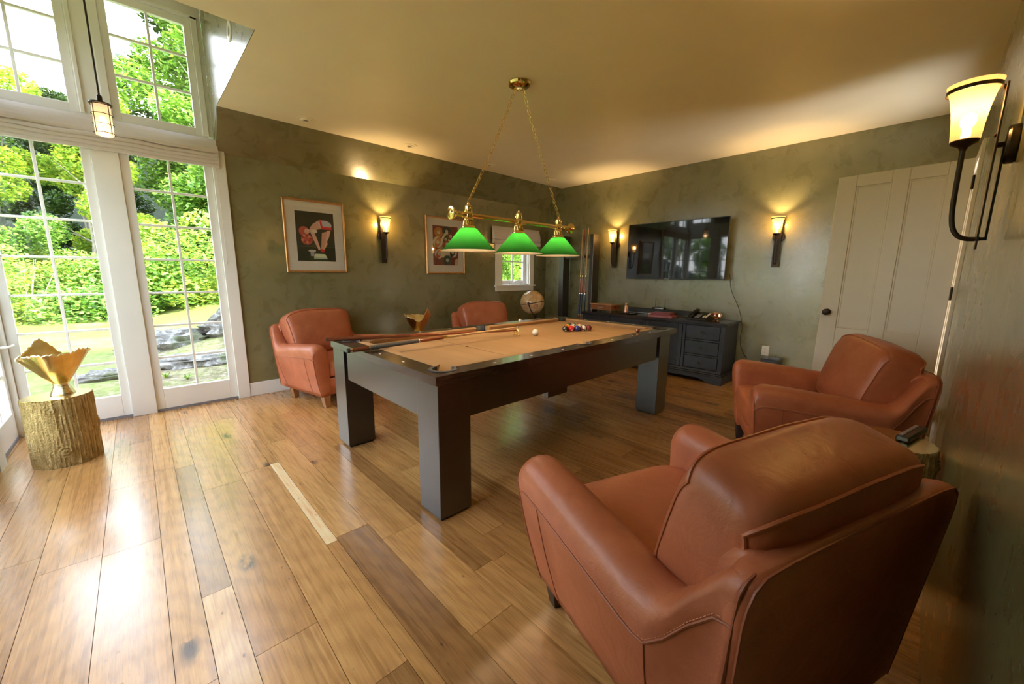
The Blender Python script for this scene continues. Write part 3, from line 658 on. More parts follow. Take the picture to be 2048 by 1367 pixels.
cushion((ix0, iy0+g, 0), (ix0, iy1-g, 0), (1, 0, 0), .045, .045); cushion((ix1, iy0+g, 0), (ix1, iy1-g, 0), (-1, 0, 0), .045, .045)
for (cx, cy, a0, a1) in ((ix0, iy0, 90, 360), (xm, iy0, 180, 360), (ix1, iy0, 180, 450), (ix1, iy1, 270, 540), (xm, iy1, 0, 180), (ix0, iy1, 0, 270)):
    p = MB(); R = []
    for i in range(25):
        a = math.radians(lerp(a0, a1, i/24)); ca, sa = math.cos(a), math.sin(a); t = math.sin(PI*i/24)**.35; ro = PR-.001+.020*t
        R.append([(cx+r*ca, cy+r*sa, z) for r, z in ((PR-.012, .66), (PR-.008, .7862), (PR-.002, .7905), (ro-.004, .7905), (ro, .7864), (PR-.0015, .7858), (PR-.004, .66))])
    p.rings(R); lw = W(p, 'pocket', 'black_rubber', ang=60)
    p = MB(); p.lathe([(PR-.011, .740), (PR-.013, .655), (.03, .628), (.001, .625), (.001, .622), (.032, .624), (PR-.010, .652), (PR-.008, .740)], 28, (cx, cy, 0)); p.build('pocket_net', 'black_rubber', lw, world=True)
def sight(x, y, ax):
    d = MB(); a, b_ = (.014, .007) if ax == 'x' else (.007, .014)
    d.prism([(x-a, y), (x, y-b_), (x+a, y), (x, y+b_)], tz, tz+.0007, 2); W(d, 'inlaid_sight', 'ivory_inlay', smooth=False)
for i in (1, 2, 3, 5, 6, 7):
    x = lerp(ix0, ix1, i/8)
    for y in (1.632, 2.95): sight(x, y, 'x')
for i in (1, 2, 3):
    y = lerp(iy0, iy1, i/4)
    for x in (1.05, 3.59): sight(x, y, 'y')
sp = MB(); sp.lathe([(.011, 0), (.011, .0006), (.001, .0007)], 16, (1.72, 2.29, .750)); sp.prism([(1.718, 1.753), (1.722, 1.753), (1.722, 2.829), (1.718, 2.829)], .7501, .7503, 2)
W(sp, 'head_string_mark', 'black_plastic', smooth=False)
# balls
R0 = .0286
def ball(name, label, x, y, mat, stripe=False, num=None, rot=(0, 0, 0)):
    b = MB(); n, mm = 32, 20
    if stripe:
        b.sphere((0, 0, 0), R0, n, mm); 
        for i, f in enumerate(b.f):
            zc = sum(b.v[k][2] for k in f)/len(f); b.mi[i] = 1 if abs(zc) > R0*.58 else 0
        o = b.build(name, [mat, 'ball_ivory'])
    else: b.sphere((0, 0, 0), R0, n, mm); o = b.build(name, mat)
    o.location = (x, y, .7502+R0); o.rotation_euler = rot
    if num:
        d = MB(); 
        for sg in (1,):
            T = lambda p: tuple(Vector((p.x, p.y, 0)).normalized()*0+Vector((math.sqrt(max(0, (R0+.0004)**2-p.x**2-p.y**2)), p.x, p.y)))
            ringp = [(0, 0)]+[(.0085*math.cos(2*PI*j/20), .0085*math.sin(2*PI*j/20)) for j in range(20)]
            d.add([T(Vector((a, b_, 0))) for a, b_ in ringp], [(0, j+1, (j+1) % 20+1) for j in range(20)])
            T2 = lambda p: tuple(Vector((math.sqrt(max(0, (R0+.0009)**2-p.x**2-p.y**2)), p.x, p.y)))
            d.cur = 1; text_mesh(num, .011, T2, d)
        dd = d.build('number_disc', ['ball_ivory', 'ball_black'], o, smooth=False)
    return tag(o, label, 'pool ball', 'pool balls on the felt')
bx0, by0 = 2.866, 2.287; dd_ = 2*R0+.0018; dxr = dd_*math.sqrt(3)/2
rack = [[('yellow', 0, '1')], [('black', 0, '8'), ('orange', 1, '13')], [('red', 0, '3'), ('green', 0, '6'), ('yellow', 1, '9')],
        [('blue', 0, '2'), ('yellow', 1, '9'), ('purple', 1, '12'), ('orange', 0, '5')], [('maroon', 0, '7'), ('blue', 1, '10'), ('red', 1, '11'), ('green', 1, '14'), ('purple', 0, '4')]]
# the side of the triangle facing the camera, from its tip: black, red, blue, maroon stripe, maroon
rack = [[('black', 0, '8')], [('red', 0, '3'), ('orange', 0, '5')], [('blue', 0, '2'), ('yellow', 1, '9'), ('yellow', 0, '1')],
        [('maroon', 1, '15'), ('yellow', 0, '1'), ('purple', 1, '12'), ('green', 0, '6')], [('maroon', 0, '7'), ('blue', 1, '10'), ('red', 1, '11'), ('green', 1, '14'), ('purple', 0, '4')]]
rb_ = random.Random(5); seen = set()
names_front = ['black solid ball at the near tip of the racked triangle', 'bright red ball second from the tip of the rack', 'dark blue ball third from the tip of the rack', 'maroon striped ball fourth from the tip of the rack', 'glossy maroon ball at the right corner of the rack']
wh = ['second', 'third', 'fourth', 'fifth']
for i, row in enumerate(rack):
    for j, (cn, st, nm) in enumerate(row):
        if (cn, st) in seen and nm == '1': cn, st, nm = 'orange', 1, '13'
        seen.add((cn, st))
        y = by0+(j-i/2)*dd_
        lab = names_front[i] if j == 0 else '%s %s pool ball, %s row of the triangle, %s ball back' % (cn, 'striped' if st else 'solid', wh[i-1], wh[j-1])
        ball('pool_ball', lab, bx0+i*dxr, y, 'ball_'+cn, bool(st), nm, (rb_.uniform(-1.3, 1.3), rb_.uniform(-.6, .9), rb_.uniform(2.6, 4.2)))
ball('pool_ball', 'ivory white cue ball lying alone on the felt', 2.488, 2.316, 'ball_ivory')
# cues lying on the table
def stick(name, label, cat, segs, path0, path1, parent=None, group=None):
    """segs: list of (t0,t1,r0,r1,mat,partname)"""
    p0, p1 = Vector(path0), Vector(path1); L = (p1-p0); t = thing(name, label, cat, tuple(p0), 0, group)
    for (a, b_, ra, rb2, mt, pn) in segs:
        m_ = MB(); m_.lathe([(ra, 0), (rb2, (b_-a)*L.length)], 16, L*a, ax=L.normalized()); m_.build(pn, mt, t)
    return t
stick('pool_cue', 'brown pool cue with black wrapped grip lying on the near table end', 'pool cue',
      [(0, .012, .015, .0155, 'black_rubber', 'bumper'), (.012, .022, .0155, .0155, 'chrome', 'ring'), (.022, .095, .0155, .0150, 'cue_brown', 'butt_sleeve'), (.095, .10, .0152, .0152, 'chrome', 'ring'), (.10, .34, .0150, .0130, 'cue_wrap', 'wrap'), (.34, .345, .0132, .0132, 'chrome', 'ring'), (.345, .48, .0130, .0112, 'cue_mahogany', 'forearm'), (.48, .50, .0114, .0112, 'brass', 'joint_collar'), (.50, .985, .0108, .0066, 'cue_maple', 'shaft'), (.985, .994, .0066, .0066, 'paper_white', 'ferrule'), (.994, 1, .0066, .006, 'chalk_blue', 'tip')],
      (.905, 2.435, .8015), (2.335, 2.372, .8015+.030), group='sticks lying on the pool table')
mb_ = stick('bridge_stick', 'dark brown bridge stick with small brass rest, its butt over the far table corner', 'bridge stick',
      [(0, .01, .014, .0145, 'black_rubber', 'bumper'), (.01, .40, .0145, .0125, 'cue_brown', 'butt'), (.40, 1, .0125, .008, 'cue_mahogany', 'shaft')],
      (.955, 2.955, .8015), (2.33, 2.40, .8015), group='sticks lying on the pool table')
c = MB(); hx, hy, hz = 2.335-.955, 2.398-2.955, .0
c.tube([(hx, hy+.03, -.026), (hx, hy+.025, .0), (hx, hy, .022), (hx, hy-.025, .0), (hx, hy-.03, -.026)], .0035, 8); c.tube([(hx, hy, -.03), (hx, hy, .03)], .0035, 8)
c.tube([(hx, hy-.045, .0), (hx, hy-.03, .012), (hx, hy, .002), (hx, hy+.03, .012), (hx, hy+.045, .0)], .003, 8)
for dy in (-.03, .03, 0): c.sphere((hx, hy+dy, -.038 if dy else -.034), .008, 12, 8)
c.build('brass_rest', 'brass', mb_)
# chalk cube and copper cup on the rail
c = MB(); c.box(-.011, .011, -.011, .011, 0, .0215); o = c.build('chalk_cube', 'paper_white', smooth=False, bevel=.0015); o.location = (2.93, 2.955, tz+.0008); tag(o, 'small pale chalk cube on the far table rail', 'chalk')
c = MB(); c.lathe([(.008, -.0106), (.0085, .0), (.004, .0005)], 14, (0, 0, .0222)); c.build('chalk_top', 'black_rubber', o)
t = thing('copper_cup', 'tiny copper cup on the near table rail by the right end', 'cup', (3.02, 1.640, tz+.0008))
c = MB(); c.lathe([(.001, 0), (.012, 0), (.010, .003), (.006, .008), (.008, .014), (.017, .022), (.021, .034), (.021, .046), (.0195, .046), (.0195, .035), (.015, .024), (.001, .020)], 24); c.build('bowl', 'copper', t)
c = MB(); c.tube([(.020+.014*math.sin(a), 0, .033+.012*math.cos(a)) for a in [PI*i/8 for i in range(9)]], .0022, 8); c.build('handle', 'copper', t)
# ------------------------------------------------------------------ billiard lamp
BL = thing('billiard_lamp', 'brass three-shade lamp with green glass hung over the pool table', 'lamp', (2.25, 2.30, ZC))
bz = 1.682-ZC
def rel(x, z, y=0): return (x-2.25, y, z-ZC)
c = MB(); c.lathe([(.001, 0), (.085, 0), (.088, -.006), (.083, -.014), (.080, -.020), (.060, -.030), (.02, -.034), (.001, -.034)], 36); c.tube([(0, 0, -.034), (0, 0, -.05)], .006, 8); c.sphere((0, 0, -.052), .009, 12, 8); c.build('canopy', 'brass', BL)
c = MB(); c.tube([rel(1.66, 1.686), rel(2.86, 1.686)], .0165, 20); c.build('bar', 'brass', BL)
for x0, s in ((1.66, -1), (2.86, 1)):
    c = MB(); c.lathe([(.012, -.06), (.020, -.055), (.020, -.045), (.016, -.035), (.021, -.02), (.019, .0), (.024, .02), (.034, .035), (.045, .045), (.047, .050), (.043, .056), (.030, .058), (.026, .052), (.012, .058), (.001, .060)], 28, rel(x0, 1.686), ax=(s, 0, 0)); c.build('end_finial', 'brass', BL)
lamps = [(1.757, 1.445), (2.255, 1.445), (2.74, 1.445)]
for i, (x, zb) in enumerate(lamps):
    c = MB(); c.lathe([(.020, 1.66), (.026, 1.665), (.030, 1.672), (.030, 1.70), (.026, 1.708), (.028, 1.716), (.028, 1.745), (.020, 1.752), (.010, 1.756), (.008, 1.77), (.001, 1.775)], 24, rel(x, 0)); hol = c.build('holder_cap', 'brass', BL)
    c = MB(); c.lathe([(.012, 1.668), (.030, 1.664), (.034, 1.658), (.034, 1.652), (.030, 1.650), (.032, 1.62), (.036, 1.617), (.048, 1.612), (.052, 1.606), (.052, 1.590), (.048, 1.588), (.046, 1.590), (.03, 1.60), (.012, 1.605)], 28, rel(x, 0))
    for j in range(14):
        a = 2*PI*j/14; c.tube([Vector(rel(x, 1.652))+Vector((.033*math.cos(a), .033*math.sin(a), 0)), Vector(rel(x, 1.618))+Vector((.036*math.cos(a+.25), .036*math.sin(a+.25), 0))], .003, 6)
    c.build('shade_gallery', 'brass', BL)
    c = MB(); prof = [(.047, 1.600), (.060, 1.592), (.110, 1.535), (.172, 1.462), (.190, 1.447), (.194, 1.443)]
    c.lathe(prof, 64, rel(x, 0), cap=False); sh = c.build('shade', 'green_glass', BL, ang=60)
    c = MB(); c.lathe([(r-.003, z-.002) for r, z in prof[:-1]]+[(.194, 1.4405)], 64, rel(x, 0), cap=False); c.build('shade_lining', 'shade_inside', sh, ang=60)
    c = MB(); c.sphere(rel(x, 1.510), .024, 20, 12, (1, 1, 1.15)); c.tube([rel(x, 1.585), rel(x, 1.60)], .014, 12); c.build('bulb', 'bulb_glow', BL)
    ld = bpy.data.lights.new('lamp_light', 'POINT'); ld.energy = 11; ld.color = (1, .74, .46); ld.shadow_soft_size = .02
    lo = bpy.data.objects.new('lamp_light', ld); COL.objects.link(lo); lo.parent = BL; lo.location = rel(x, 1.557)
def chain(a, b, nm, parent, mat='brass', link=.040, r=.0022, w=.009, sag=.0):
    a, b = Vector(a), Vector(b); L = (b-a).length; n = int(L/(link*.78)); d = (b-a).normalized(); q = d.to_track_quat('Z', 'Y'); c = MB()
    for i in range(n):
        t = (i+.5)/n; cen = a.lerp(b, t)+Vector((0, 0, -sag*4*t*(1-t))); hl = link/2-w
        P = []
        for k in range(8): an = PI*k/7; P.append((w*math.cos(an), 0, hl+w*math.sin(an)))
        for k in range(8): an = PI+PI*k/7; P.append((w*math.cos(an), 0, -hl+w*math.sin(an)))
        rot = Matrix.Rotation(PI/2*(i % 2)+.4, 4, 'Z'); c.tube([cen+q @ (rot @ Vector(p)) for p in P], r, 6, closed=True)
    return c.build(nm, mat, parent)
chain(rel(1.757, 1.775), (-.035, 0, -.034), 'chain', BL, sag=.03); chain(rel(2.74, 1.775), (.035, 0, -.034), 'chain', BL, sag=.015)
# ------------------------------------------------------------------ sconces
def make_sconce(label, loc, rz, power=16):
    t = thing('wall_sconce', label, 'wall lamp', loc, rz, 'torch wall sconces')
    c = MB(); c.lathe([(.001, .001), (.058, .001), (.060, .004), (.060, .020), (.055, .026), (.001, .028)], 32, (0, 0, .335), ax=(0, 1, 0)); c.build('backplate', 'dark_bronze', t)
    c = MB(); c.box(-.034, .034, .044, .049, 0, .525); c.box(-.006, .006, .026, .044, .33, .345); c.lathe([(.001, .049), (.006, .049), (.007, .053), (.001, .056)], 12, (0, 0, .37), ax=(0, 1, 0)); c.build('flat_bar', 'dark_bronze', t, bevel=.001, smooth=False)
    c = MB(); c.box(-.012, .012, .024, .030, .035, .33); c.box(-.012, .012, .024, .050, .030, .040); c.build('spine', 'black_metal', t, smooth=False)
    P = bez((0, .040, .036), (0, .10, .030), (0, .116, .06), (0, .118, .17), 12)+[Vector((0, .119, .25)), Vector((0, .119, .345))]
    c = MB(); c.tube(P, .0075, 12); c.build('curved_arm', 'dark_bronze', t)
    c = MB(); c.lathe([(.008, .335), (.012, .345), (.022, .352), (.033, .358), (.037, .366), (.035, .370), (.001, .368)], 28, (0, .119, 0)); c.build('cup', 'dark_bronze', t)
    c = MB(); prof = [(.036, .366), (.0385, .40), (.041, .43), (.046, .47), (.054, .51), (.0665, .548)]
    c.lathe(prof, 40, (0, .119, 0), cap=False); c.build('glass_shade', 'sconce_glass', t, ang=60)
    c = MB(); rr_ = .0625; c.rings([[(rr_*math.cos(a)+0, .119+rr_*math.sin(a), .528-.006) for a in [2*PI*k/40 for k in range(40)]], [((rr_+.003)*math.cos(a), .119+(rr_+.003)*math.sin(a), .528-.006) for a in [2*PI*k/40 for k in range(40)]], [((rr_+.003)*math.cos(a), .119+(rr_+.003)*math.sin(a), .528+.006) for a in [2*PI*k/40 for k in range(40)]], [(rr_*math.cos(a), .119+rr_*math.sin(a), .528+.006) for a in [2*PI*k/40 for k in range(40)]]], closed=True)
    c.box(-.007, .007, .049, .0545, .51, .525); c.build('ring', 'dark_bronze', t)
    c = MB(); c.sphere((0, .119, .43), .020, 20, 12, (1, 1, 1.3)); c.tube([(0, .119, .37), (0, .119, .41)], .012, 10); c.build('bulb', 'bulb_glow', t)
    ld = bpy.data.lights.new('sconce_light', 'POINT'); ld.energy = power; ld.color = (1, .66, .30); ld.shadow_soft_size = .022
    lo = bpy.data.objects.new('sconce_light', ld); COL.objects.link(lo); lo.parent = t; lo.location = (0, .119, .468)
    return t
make_sconce('lit torch sconce on the green wall between the two framed prints', (2.275, YL, 1.40), PI)
make_sconce('lit torch sconce between cue rack and television', (XB, 3.33, 1.385), PI/2)
make_sconce('lit torch sconce between television and white door', (XB, 1.235, 1.375), PI/2)
make_sconce('large lit torch sconce at the right edge above the armchairs', (2.13, YR, 1.375), 0, 17.0)
# ------------------------------------------------------------------ caged pendant in the dormer
px_, py_ = -.036, 4.0; pz = 2.185
t = thing('pendant_lamp', 'small caged pendant lamp hanging before the upper windows', 'lamp', (px_, py_, 3.195))
def q_(z, dx=0, dy=0): return (dx, dy, z-3.195)
c = MB(); c.lathe([(.001, 3.20), (.055, 3.18), (.055, 3.165), (.01, 3.155)], 24, (0, 0, -3.195)); c.tube([q_(3.16), q_(pz+.225)], .0055, 10); c.lathe([(.012, pz+.255), (.014, pz+.25), (.014, pz+.215), (.03, pz+.212), (.058, pz+.206), (.060, pz+.200), (.050, pz+.198)], 28, (0, 0, -3.195)); c.build('stem', 'dark_bronze', t)
c = MB(); c.lathe([(.046, pz+.198), (.046, pz+.010), (.044, pz+.004)], 32, (0, 0, -3.195), cap=False); c.build('glass_cylinder', 'pendant_glass', t, ang=60)
c = MB()
for zz in (.016, .072, .135, .193):
    c.tube([(.0525*math.cos(2*PI*k/32), .0525*math.sin(2*PI*k/32), pz+zz-3.195) for k in range(32)], .0025, 6, closed=True)
for k in range(4): a = PI/2*k+.75; c.tube([(.0525*math.cos(a), .0525*math.sin(a), pz+.010-3.195), (.0525*math.cos(a), .0525*math.sin(a), pz+.20-3.195)], .0025, 6)
c.build('cage', 'dark_bronze', t)
c = MB(); c.sphere(q_(pz+.10), .020, 16, 10, (1, 1, 1.5)); c.build('bulb', 'bulb_glow', t)
ld = bpy.data.lights.new('pendant_light', 'POINT'); ld.energy = 3; ld.color = (1, .75, .5); ld.shadow_soft_size = .03; lo = bpy.data.objects.new('pendant_light', ld); COL.objects.link(lo); lo.parent = t; lo.location = q_(pz+.06)
# recessed ceiling lights
for i, (x, y, lab) in enumerate([(1.33, 4.215, 'round recessed ceiling light nearest the dormer'), (2.40, 4.205, 'round recessed ceiling light above the wall sconce of the picture wall'), (3.55, 4.18, 'round recessed ceiling light half behind the left lamp chain'), (4.75, 4.15, 'round recessed ceiling light in the far ceiling corner')]):
    t = thing('recessed_light', lab, 'ceiling light', (x, y, ZC), 0, 'recessed ceiling lights')
    c = MB(); c.lathe([(.026, -.003), (.030, -.012), (.050, -.010), (.054, -.004), (.074, -.006), (.084, -.004), (.086, -.0005)], 40, cap=False); c.build('trim_ring', 'ceiling_paint', t)
    c = MB(); c.lathe([(.001, -.0016), (.026, -.0018), (.0265, -.003)], 28, cap=False); c.build('lens', 'slot_dark', t)
t = thing('recessed_light', 'round recessed light on the green dormer cheek', 'ceiling light', (XD-.0045, 3.60, 2.94), 0, 'recessed ceiling lights')
c = MB(); c.lathe([(.030, .001), (.034, .006), (.058, .008), (.066, .004), (.068, .0006)], 36, ax=(-1, 0, 0), cap=False); c.build('trim_ring', 'white_plastic', t)
c = MB(); c.lathe([(.001, .0012), (.03, .0016)], 28, ax=(-1, 0, 0), cap=False); c.build('lens', 'slot_dark', t)

# ------------------------------------------------------------------ television
TV = thing('television', 'large flat black television on the green wall above the black cabinet', 'television', (5.20, 2.387, 1.60))
yh, zh = .667, .378
c = MB(); c.box(.002, .055, -yh+.02, yh-.02, -zh+.02, zh-.02); c.build('back_shell', 'black_plastic', TV, smooth=False, bevel=.004)
c = MB(); c.box(-.004, .010, -yh, -yh+.008, -zh, zh); c.box(-.004, .010, yh-.008, yh, -zh, zh); c.box(-.004, .010, -yh+.008, yh-.008, zh-.008, zh); c.box(-.004, .010, -yh+.008, yh-.008, -zh, -zh+.014); c.build('bezel', 'tv_bezel', TV, smooth=False, bevel=.001)
c = MB(); c.box(-.001, .004, -yh+.008, yh-.008, -zh+.014, zh-.008); c.build('screen', 'tv_glass', TV, smooth=False)
c = MB(); c.box(.055, .129, -.2, .2, -.15, .15); c.build('wall_bracket', 'black_metal', TV, smooth=False)
c = MB(); text_mesh('SAMSUNG', .016, lambda p: (-.0045, -.0-p.x+.06, -zh+.007+p.y*.8), c); c.build('brand_lettering', 'white_plastic', TV, smooth=False)
# cabinet
cx0, cx1, cy0, cy1 = 4.855, 5.305, 1.545, 3.555; ct = .735
CB = thing('black_cabinet', 'long black sideboard with drawers against the back wall', 'cabinet', ((cx0+cx1)/2, (cy0+cy1)/2, 0))
def C(mb, name, mat, parent=None, **k): return mb.build(name, mat, parent or CB, world=True, **k)
c = MB(); c.box(cx0-.022, cx1, cy0-.022, cy1+.02, ct-.026, ct); c.box(cx0-.010, cx1, cy0-.010, cy1+.01, ct-.045, ct-.026); C(c, 'cabinet_top', 'black_cabinet_top', bevel=.005, smooth=False)
c = MB(); c.box(cx0+.022, cx1, cy0, cy1, .14, ct-.045); c.box(cx0, cx0+.022, cy0, cy0+.05, .14, ct-.045); c.box(cx0, cx0+.022, cy1-.05, cy1, .14, ct-.045)
seg = [cy0+.05, 1.995, 2.03, 2.535, 2.565, 3.075, 3.11, cy1-.05]
for a, b_ in ((1.995, 2.03), (2.535, 2.565), (3.075, 3.11)): c.box(cx0, cx0+.022, a, b_, .14, ct-.045)
for a, b_ in ((seg[0], seg[1]), (seg[6], seg[7])):
    for z in (.315, .50): c.box(cx0+.002, cx0+.022, a, b_, z, z+.018)
C(c, 'body', 'black_cabinet', smooth=False, bevel=.002)
c = MB()
for (o_, z0, z1) in ((.0, .125, .155), (.012, .105, .125), (.022, .085, .105)): c.box(cx0-o_-.002, cx1, cy0-o_, cy1+o_, z0, z1)
C(c, 'base_moulding', 'black_cabinet', smooth=False, bevel=.006)
c = MB()
prof = [(cy0-.02, 0), (cy0+.15, 0), (cy0+.19, .03), (cy0+.26, .05), (cy1-.26, .05), (cy1-.19, .03), (cy1-.15, 0), (cy1+.02, 0), (cy1+.02, .085), (cy0-.02, .085)]
c.prism(prof, cx0-.022, cx0, 0); c.box(cx0, cx1, cy0-.02, cy0+.02, 0, .085); c.box(cx0, cx1, cy1-.02, cy1+.02, 0, .085); C(c, 'plinth', 'black_cabinet', smooth=False, bevel=.003)
def knob(x, y, z, par):
    k = MB(); k.lathe([(.006, 0), (.006, .012), (.014, .018), (.016, .024), (.012, .029), (.001, .031)], 18, (x, y, z), ax=(-1, 0, 0)); C(k, 'knob', 'dark_bronze', par)
for a, b_ in ((seg[0], seg[1]), (seg[6], seg[7])):
    for z0, z1 in ((.16, .312), (.336, .497), (.521, ct-.049)):
        d = MB(); d.box(cx0+.001, cx0+.0218, a+.004, b_-.004, z0+.003, z1-.002); o = C(d, 'drawer', 'black_cabinet', smooth=False, bevel=.004); knob(cx0+.0008, (a+b_)/2, (z0+z1)/2, o)
for a, b_ in ((seg[2], seg[3]), (seg[4], seg[5])):
    d = MB(); d.box(cx0+.008, cx0+.018, a+.06, b_-.06, .22, ct-.109); d.box(cx0+.001, cx0+.0218, a+.004, a+.06, .160, ct-.049); d.box(cx0+.001, cx0+.0218, b_-.06, b_-.004, .160, ct-.049); d.box(cx0+.001, cx0+.0218, a+.06, b_-.06, .16, .22); d.box(cx0+.001, cx0+.0218, a+.06, b_-.06, ct-.109, ct-.049)
    o = C(d, 'door', 'black_cabinet', smooth=False, bevel=.003); knob(cx0+.0008, b_-.03 if a < 2.3 else a+.03, .45, o)
zt = ct+.0008
# wooden chest on little legs
t = thing('wooden_chest', 'small reddish wooden box on turned legs at the left end of the sideboard', 'box', (5.02, 3.27, zt), math.radians(-8))
c = MB(); c.box(-.105, .105, -.19, .19, .042, .108); c.build('box_body', 'red_wood', t, smooth=False, bevel=.003)
c = MB(); c.box(-.118, .118, -.205, .205, .108, .122); c.box(-.108, .108, -.195, .195, .036, .044); c.build('lid', 'box_top_wood', t, smooth=False, bevel=.004)
for sx_ in (-1, 1):
    for sy in (-1, 1):
        c = MB(); c.lathe([(.006, 0), (.010, .004), (.008, .012), (.012, .022), (.009, .030), (.013, .040), (.013, .045)], 14, (sx_*.092, sy*.178, 0)); c.build('leg', 'red_wood', t)
c = MB(); c.tube(bez((-.106, -.05, .08), (-.125, -.03, .068), (-.125, .03, .068), (-.106, .05, .08), 10), .004, 8); c.build('pull_handle', 'grey_silver', t)
c = MB(); c.box(-.02, .02, -.1935, -.190, .070, .085); c.build('end_plate', 'brass', t, smooth=False)
# shaker on tray
t = thing('tray', 'flat dark dish under the copper shaker', 'tray', (5.02, 2.925, zt)); 
c = MB(); c.lathe([(.001, 0), (.03, 0), (.034, .008), (.085, .012), (.087, .016), (.03, .013), (.001, .013)], 28); c.build('dish', 'dark_bronze', t)
o = MB().lathe([(.001, 0), (.034, 0), (.036, .01), (.032, .05), (.022, .095), (.018, .105), (.020, .108), (.020, .130), (.016, .134), (.001, .135)], 28).build('shaker', 'hammered_copper'); o.location = (5.02, 2.925, zt+.0138); tag(o, 'tapering hammered copper shaker standing on a dark dish', 'shaker')
def remote(x, y, z, rz, label, L=.17, Wd=.045):
    t = thing('remote_control', label, 'remote', (x, y, z), rz)
    c = MB(); c.box(-Wd/2, Wd/2, -L/2, L/2, 0, .016); c.build('case', 'black_plastic', t, bevel=.004)
    c = MB()
    for i in range(6):
        for j in range(3): c.box((j-1)*.012-.004, (j-1)*.012+.004, -L*.36+i*L*.12, -L*.36+i*L*.12+.008, .0161, .018)
    c.build('buttons', 'grey_silver', t, smooth=False)
remote(4.97, 2.79, zt, math.radians(75), 'slim black remote lying right of the copper shaker', .16)
# sound bar, router
t = thing('sound_bar', 'long low black sound bar along the back of the sideboard', 'speaker', (5.235, 2.54, zt))
c = MB(); c.box(-.045, .045, -.47, .47, .006, .078); c.build('grille', 'black_rubber', t, smooth=False, bevel=.01)
c = MB(); c.box(-.048, -.0455, -.465, .465, .008, .016); c.build('silver_strip', 'grey_silver', t, smooth=False)
c = MB(); c.box(-.03, .03, -.40, -.34, 0, .006); c.box(-.03, .03, .34, .40, 0, .006); c.build('feet', 'black_rubber', t, smooth=False)
t = thing('router', 'small grey router with two antennas on the sound bar', 'router', (5.235, 2.54, zt+.0785))
c = MB(); c.box(-.04, .04, -.085, .085, 0, .024); c.build('case', 'black_plastic', t, smooth=False, bevel=.004)
c = MB(); c.box(-.0415, -.0402, -.08, .04, .004, .018); c.build('front_panel', 'grey_silver', t, smooth=False)
for y in (.07, -.07):
    c = MB(); c.tube([(.030, y, .012), (.030, y, .13)], [.004, .003], 8); c.build('antenna', 'black_plastic', t)
# red boxes
for (x, y, z, a, sx_, sy, sz, mt, lab) in ((4.96, 2.35, 0, 4, .10, .155, .030, 'pink_box', 'pinkish red flat case at the bottom of the small pile'), (4.975, 2.36, .0308, 7, .085, .125, .030, 'red_box', 'dark red flat case on top of the pinkish one')):
    t = thing('flat_case', lab, 'box', (x, y, zt+z), math.radians(a), 'flat red cases on the sideboard')
    c = MB(); c.box(-sx_, sx_, -sy, sy, 0, sz*.55); c.build('base', mt, t, smooth=False, bevel=.003)
    c = MB(); c.box(-sx_-.001, sx_+.001, -sy-.001, sy+.001, sz*.56, sz); c.build('lid', mt, t, smooth=False, bevel=.003)
o = MB().box(-.03, .03, -.02, .02, 0, .035).build('note_block', 'paper_white', smooth=False, bevel=.002); o.location = (5.04, 2.56, zt); tag(o, 'small pale block left of the red cases', 'note pad')
# papers and pen, phone
o = MB().box(-.075, .075, -.072, .072, 0, .012).build('notebook', 'black_plastic', smooth=False, bevel=.002); o.location = (4.985, 2.112, zt); o.rotation_euler = (0, 0, .15); tag(o, 'black notebook lying between red cases and telephone', 'notebook')
t = thing('pen', 'silver pen on the black notebook', 'pen', (4.985, 2.112, zt+.0165), 0); c = MB(); c.tube([(-.02, -.06, 0), (.03, .07, 0)], .0045, 8); c.build('barrel', 'chrome', t); c = MB(); c.tube([(-.02, -.06, 0), (-.025, -.072, 0)], [.004, .001], 8); c.build('nib', 'black_plastic', t)
t = thing('telephone', 'black desk telephone with grey key strips on the sideboard', 'telephone', (5.02, 1.90, zt), math.radians(-6))
sl = lambda x: .025+(x+.10)*.42
c = MB(); c.prism([(-.105, 0), (.105, 0), (.105, .085), (.095, .09), (-.105, .02)], -.12, .12, 1); c.build('base', 'black_plastic', t, smooth=False, bevel=.004)
def onslope(x0, x1, y0, y1, h): 
    f = lambda x: .0205+(x+.105)*.35
    return [(x0, y0, f(x0)), (x1, y0, f(x1)), (x1, y1, f(x1)), (x0, y1, f(x0)), (x0, y0, f(x0)+h), (x1, y0, f(x1)+h), (x1, y1, f(x1)+h), (x0, y1, f(x0)+h)]
FB = [(0, 1, 2, 3), (4, 5, 6, 7), (0, 1, 5, 4), (1, 2, 6, 5), (2, 3, 7, 6), (3, 0, 4, 7)]
c = MB()
for r_ in range(4):
    for k in range(3): c.add(onslope(-.07+r_*.024, -.07+r_*.024+.016, .0+k*.02-.02, .0+k*.02-.005, .004), FB)
c.build('keypad', 'grey_silver', t, smooth=False)
c = MB(); c.add(onslope(-.06, .07, -.105, -.082, .004), FB); c.add(onslope(-.06, .0, -.072, -.058, .004), FB); c.build('label_strip', 'white_plastic', t, smooth=False)
c = MB(); c.rings([[Vector(p) for p in onslope(x, x+.001, .055, .105, hh)[4:]] if False else [(x, .058, .022+(x+.105)*.35+lo), (x, .108, .022+(x+.105)*.35+lo), (x, .105, .022+(x+.105)*.35+hh), (x, .061, .022+(x+.105)*.35+hh)] for x, lo, hh in ((-.11, .0, .03), (-.07, 0, .034), (-.05, .012, .036), (.05, .012, .036), (.07, 0, .034), (.11, 0, .03))]); c.build('handset', 'black_plastic', t, bevel=.004)
